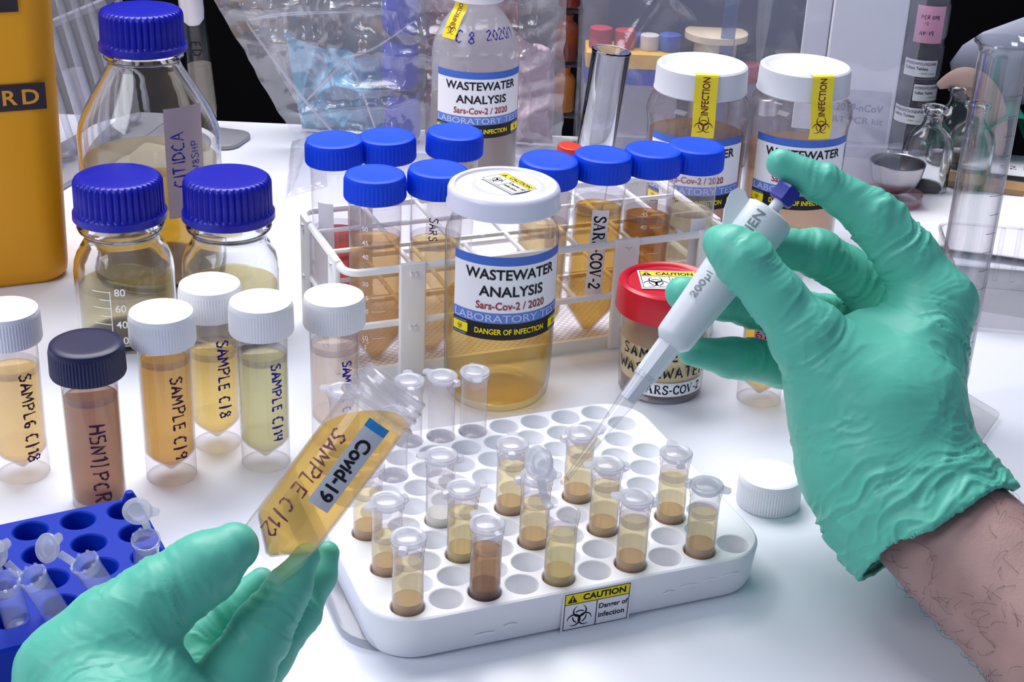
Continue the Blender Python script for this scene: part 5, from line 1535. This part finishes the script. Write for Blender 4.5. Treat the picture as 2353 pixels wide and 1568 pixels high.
# paper towel, board, papers
M_TOWEL = plastic('paper_towel_white', rgb(238, 237, 242), .85, .1, bump=.5, bscale=420)
def sheet(pts, n, amp, seed, freq=.25, z=.12):
    bl, br_, tr__, tl = [np.array(list(p) + [z], float) for p in pts]
    U, W = np.meshgrid(np.linspace(0, 1, n), np.linspace(0, 1, n))
    u, w = U.ravel()[:, None], W.ravel()[:, None]
    P = (bl * (1 - u) + br_ * u) * (1 - w) + (tl * (1 - u) + tr__ * u) * w
    P[:, 2] += amp * vnoise(P * freq + seed)
    k = len(P)
    Q = P.copy(); Q[:, 2] = np.maximum(0.02, P[:, 2] - .08)
    F = [(j * n + i, j * n + i + 1, (j + 1) * n + i + 1, (j + 1) * n + i) for j in range(n - 1) for i in range(n - 1)]
    F += [(b + k, a + k, d + k, c + k) for a, b, c, d in F]
    for i in range(n - 1):
        F += [(i + k, i + 1 + k, i + 1, i), ((n - 1) * n + i, (n - 1) * n + i + 1, (n - 1) * n + i + 1 + k, (n - 1) * n + i + k), (i * n, (i + 1) * n, (i + 1) * n + k, i * n + k), (i * n + n - 1 + k, (i + 1) * n + n - 1 + k, (i + 1) * n + n - 1, i * n + n - 1)]
    return [tuple(p) for p in np.concatenate([P, Q])], F
tag(part('paper_towel', sheet([(27.6, 99.5), (41, 96.0), (45, 111.5), (29.5, 111.0)], 60, .7, 3), M_TOWEL, sharp=0), 'white paper towel spread on the bench behind the glass cylinder', 'towel')
tag(part('wooden_board', move(slab(16, 2.2, .02, .5, .1, .05), (42, 112.6, .0), D(-16)), plastic('tan_wood', rgb(178, 140, 98), .6)), 'thin tan wooden board edge beside the paper towel', 'board')
def card(label, c, w, h, rz, words, z):
    t = thing('written_card', label, 'paper', (c[0], c[1], z), D(rz))
    part('card', slab(w, h, 0, .08, .1, .02), plastic('card_paper', rgb(226, 226, 232), .6), t)
    part('lettering', on_plane(words, (0, 0, .09), (1, 0, 0), (0, 1, 0), .01), M_INK, t, smooth=False)
card('white paper with black marker writing behind the glass cylinder', (40.5, 117.5), 9, 5.5, -12, join2(shift2(script2d('12', .9, .1, .3, 2), 1.5, 1.2), shift2(script2d('S2 H1', .8, .1, .3, 3), 0, -.8)), .75)
card('folded white paper slip across the tan board', (42.5, 109.6), 7, 2.0, -20, shift2(script2d('1', .3, .05, .2, 1), 0, 0), .75)
# clear tray with glass slides
tr2 = thing('slide_tray', 'clear plastic staining tray with glass rods at the photo edge', 'tray', (34.5, 91.2, 0), D(-6))
part('tray_wall', stack([(rrect(12, 11, 1.2, 6), 0), (rrect(12.4, 11.4, 1.3, 6), 3.0), (rrect(12.1, 11.1, 1.2, 6), 3.0), (rrect(11.7, 10.7, 1.1, 6), .2)]), M_PS, tr2)
part('rim', sweep([(p[0], p[1], 3.0) for p in rrect(12.4, 11.4, 1.3, 6)] + [(rrect(12.4, 11.4, 1.3, 6)[0][0], rrect(12.4, 11.4, 1.3, 6)[0][1], 3.0)], .12, 6, False), M_PS, tr2)
for k in range(5):
    part('glass_rod', sweep([(-2.5 + k * 1.1, 2, .5), (-2.5 + k * 1.1, 2.2, 4.2)], .16, 8), M_PS, tr2)

# soft goods at the far corner
fm = part('respirator', ([(40.2 + v[0] * 5.4 + (.9 * v[2] if v[2] > 0 else 0), 121.3 + v[1] * 1.6, 8.6 + v[2] * 3.9 - abs(v[0]) * .8 + .35 * math.sin(v[0] * 4)) for v in lathe([(0, 1), (.38, .92), (.7, .71), (.92, .38), (1, 0), (.92, -.38), (.7, -.71), (.4, -.92), (0, -1)], 40)[0]], lathe([(0, 1), (.38, .92), (.7, .71), (.92, .38), (1, 0), (.92, -.38), (.7, -.71), (.4, -.92), (0, -1)], 40)[1]), plastic('grey_felt', rgb(150, 154, 170), .9, .1), None, sharp=0)
tag(fm, 'grey felt respirator mask lying at the dark far corner', 'mask')
gb = part('green_drape', sheet([(33.0, 118.5), (44, 117.5), (45.5, 122.3), (34.2, 122.4)], 50, 7.5, 7, .3), plastic('green_cloth', rgb(20, 112, 88), .8, .2), None, sharp=0)
tag(gb, 'crumpled dark green cloth under the grey respirator', 'cloth')
st_ = part('elastic_band', sweep(smoothpath([(33.6, 119.4, 6.6), (35.2, 118.6, 7.6), (37.0, 118.4, 6.6), (38.6, 118.6, 4.2), (39.4, 118.8, 1.2)], 6), [.15 + .95 * math.sin(PI * min(1, (i + 1) / 26.0)) for i in range(25)], 10, True, .12), plastic('skin_tone_band', rgb(206, 172, 160), .7), None)
tag(st_, 'flesh-coloured strap draped over the green cloth', 'strap')
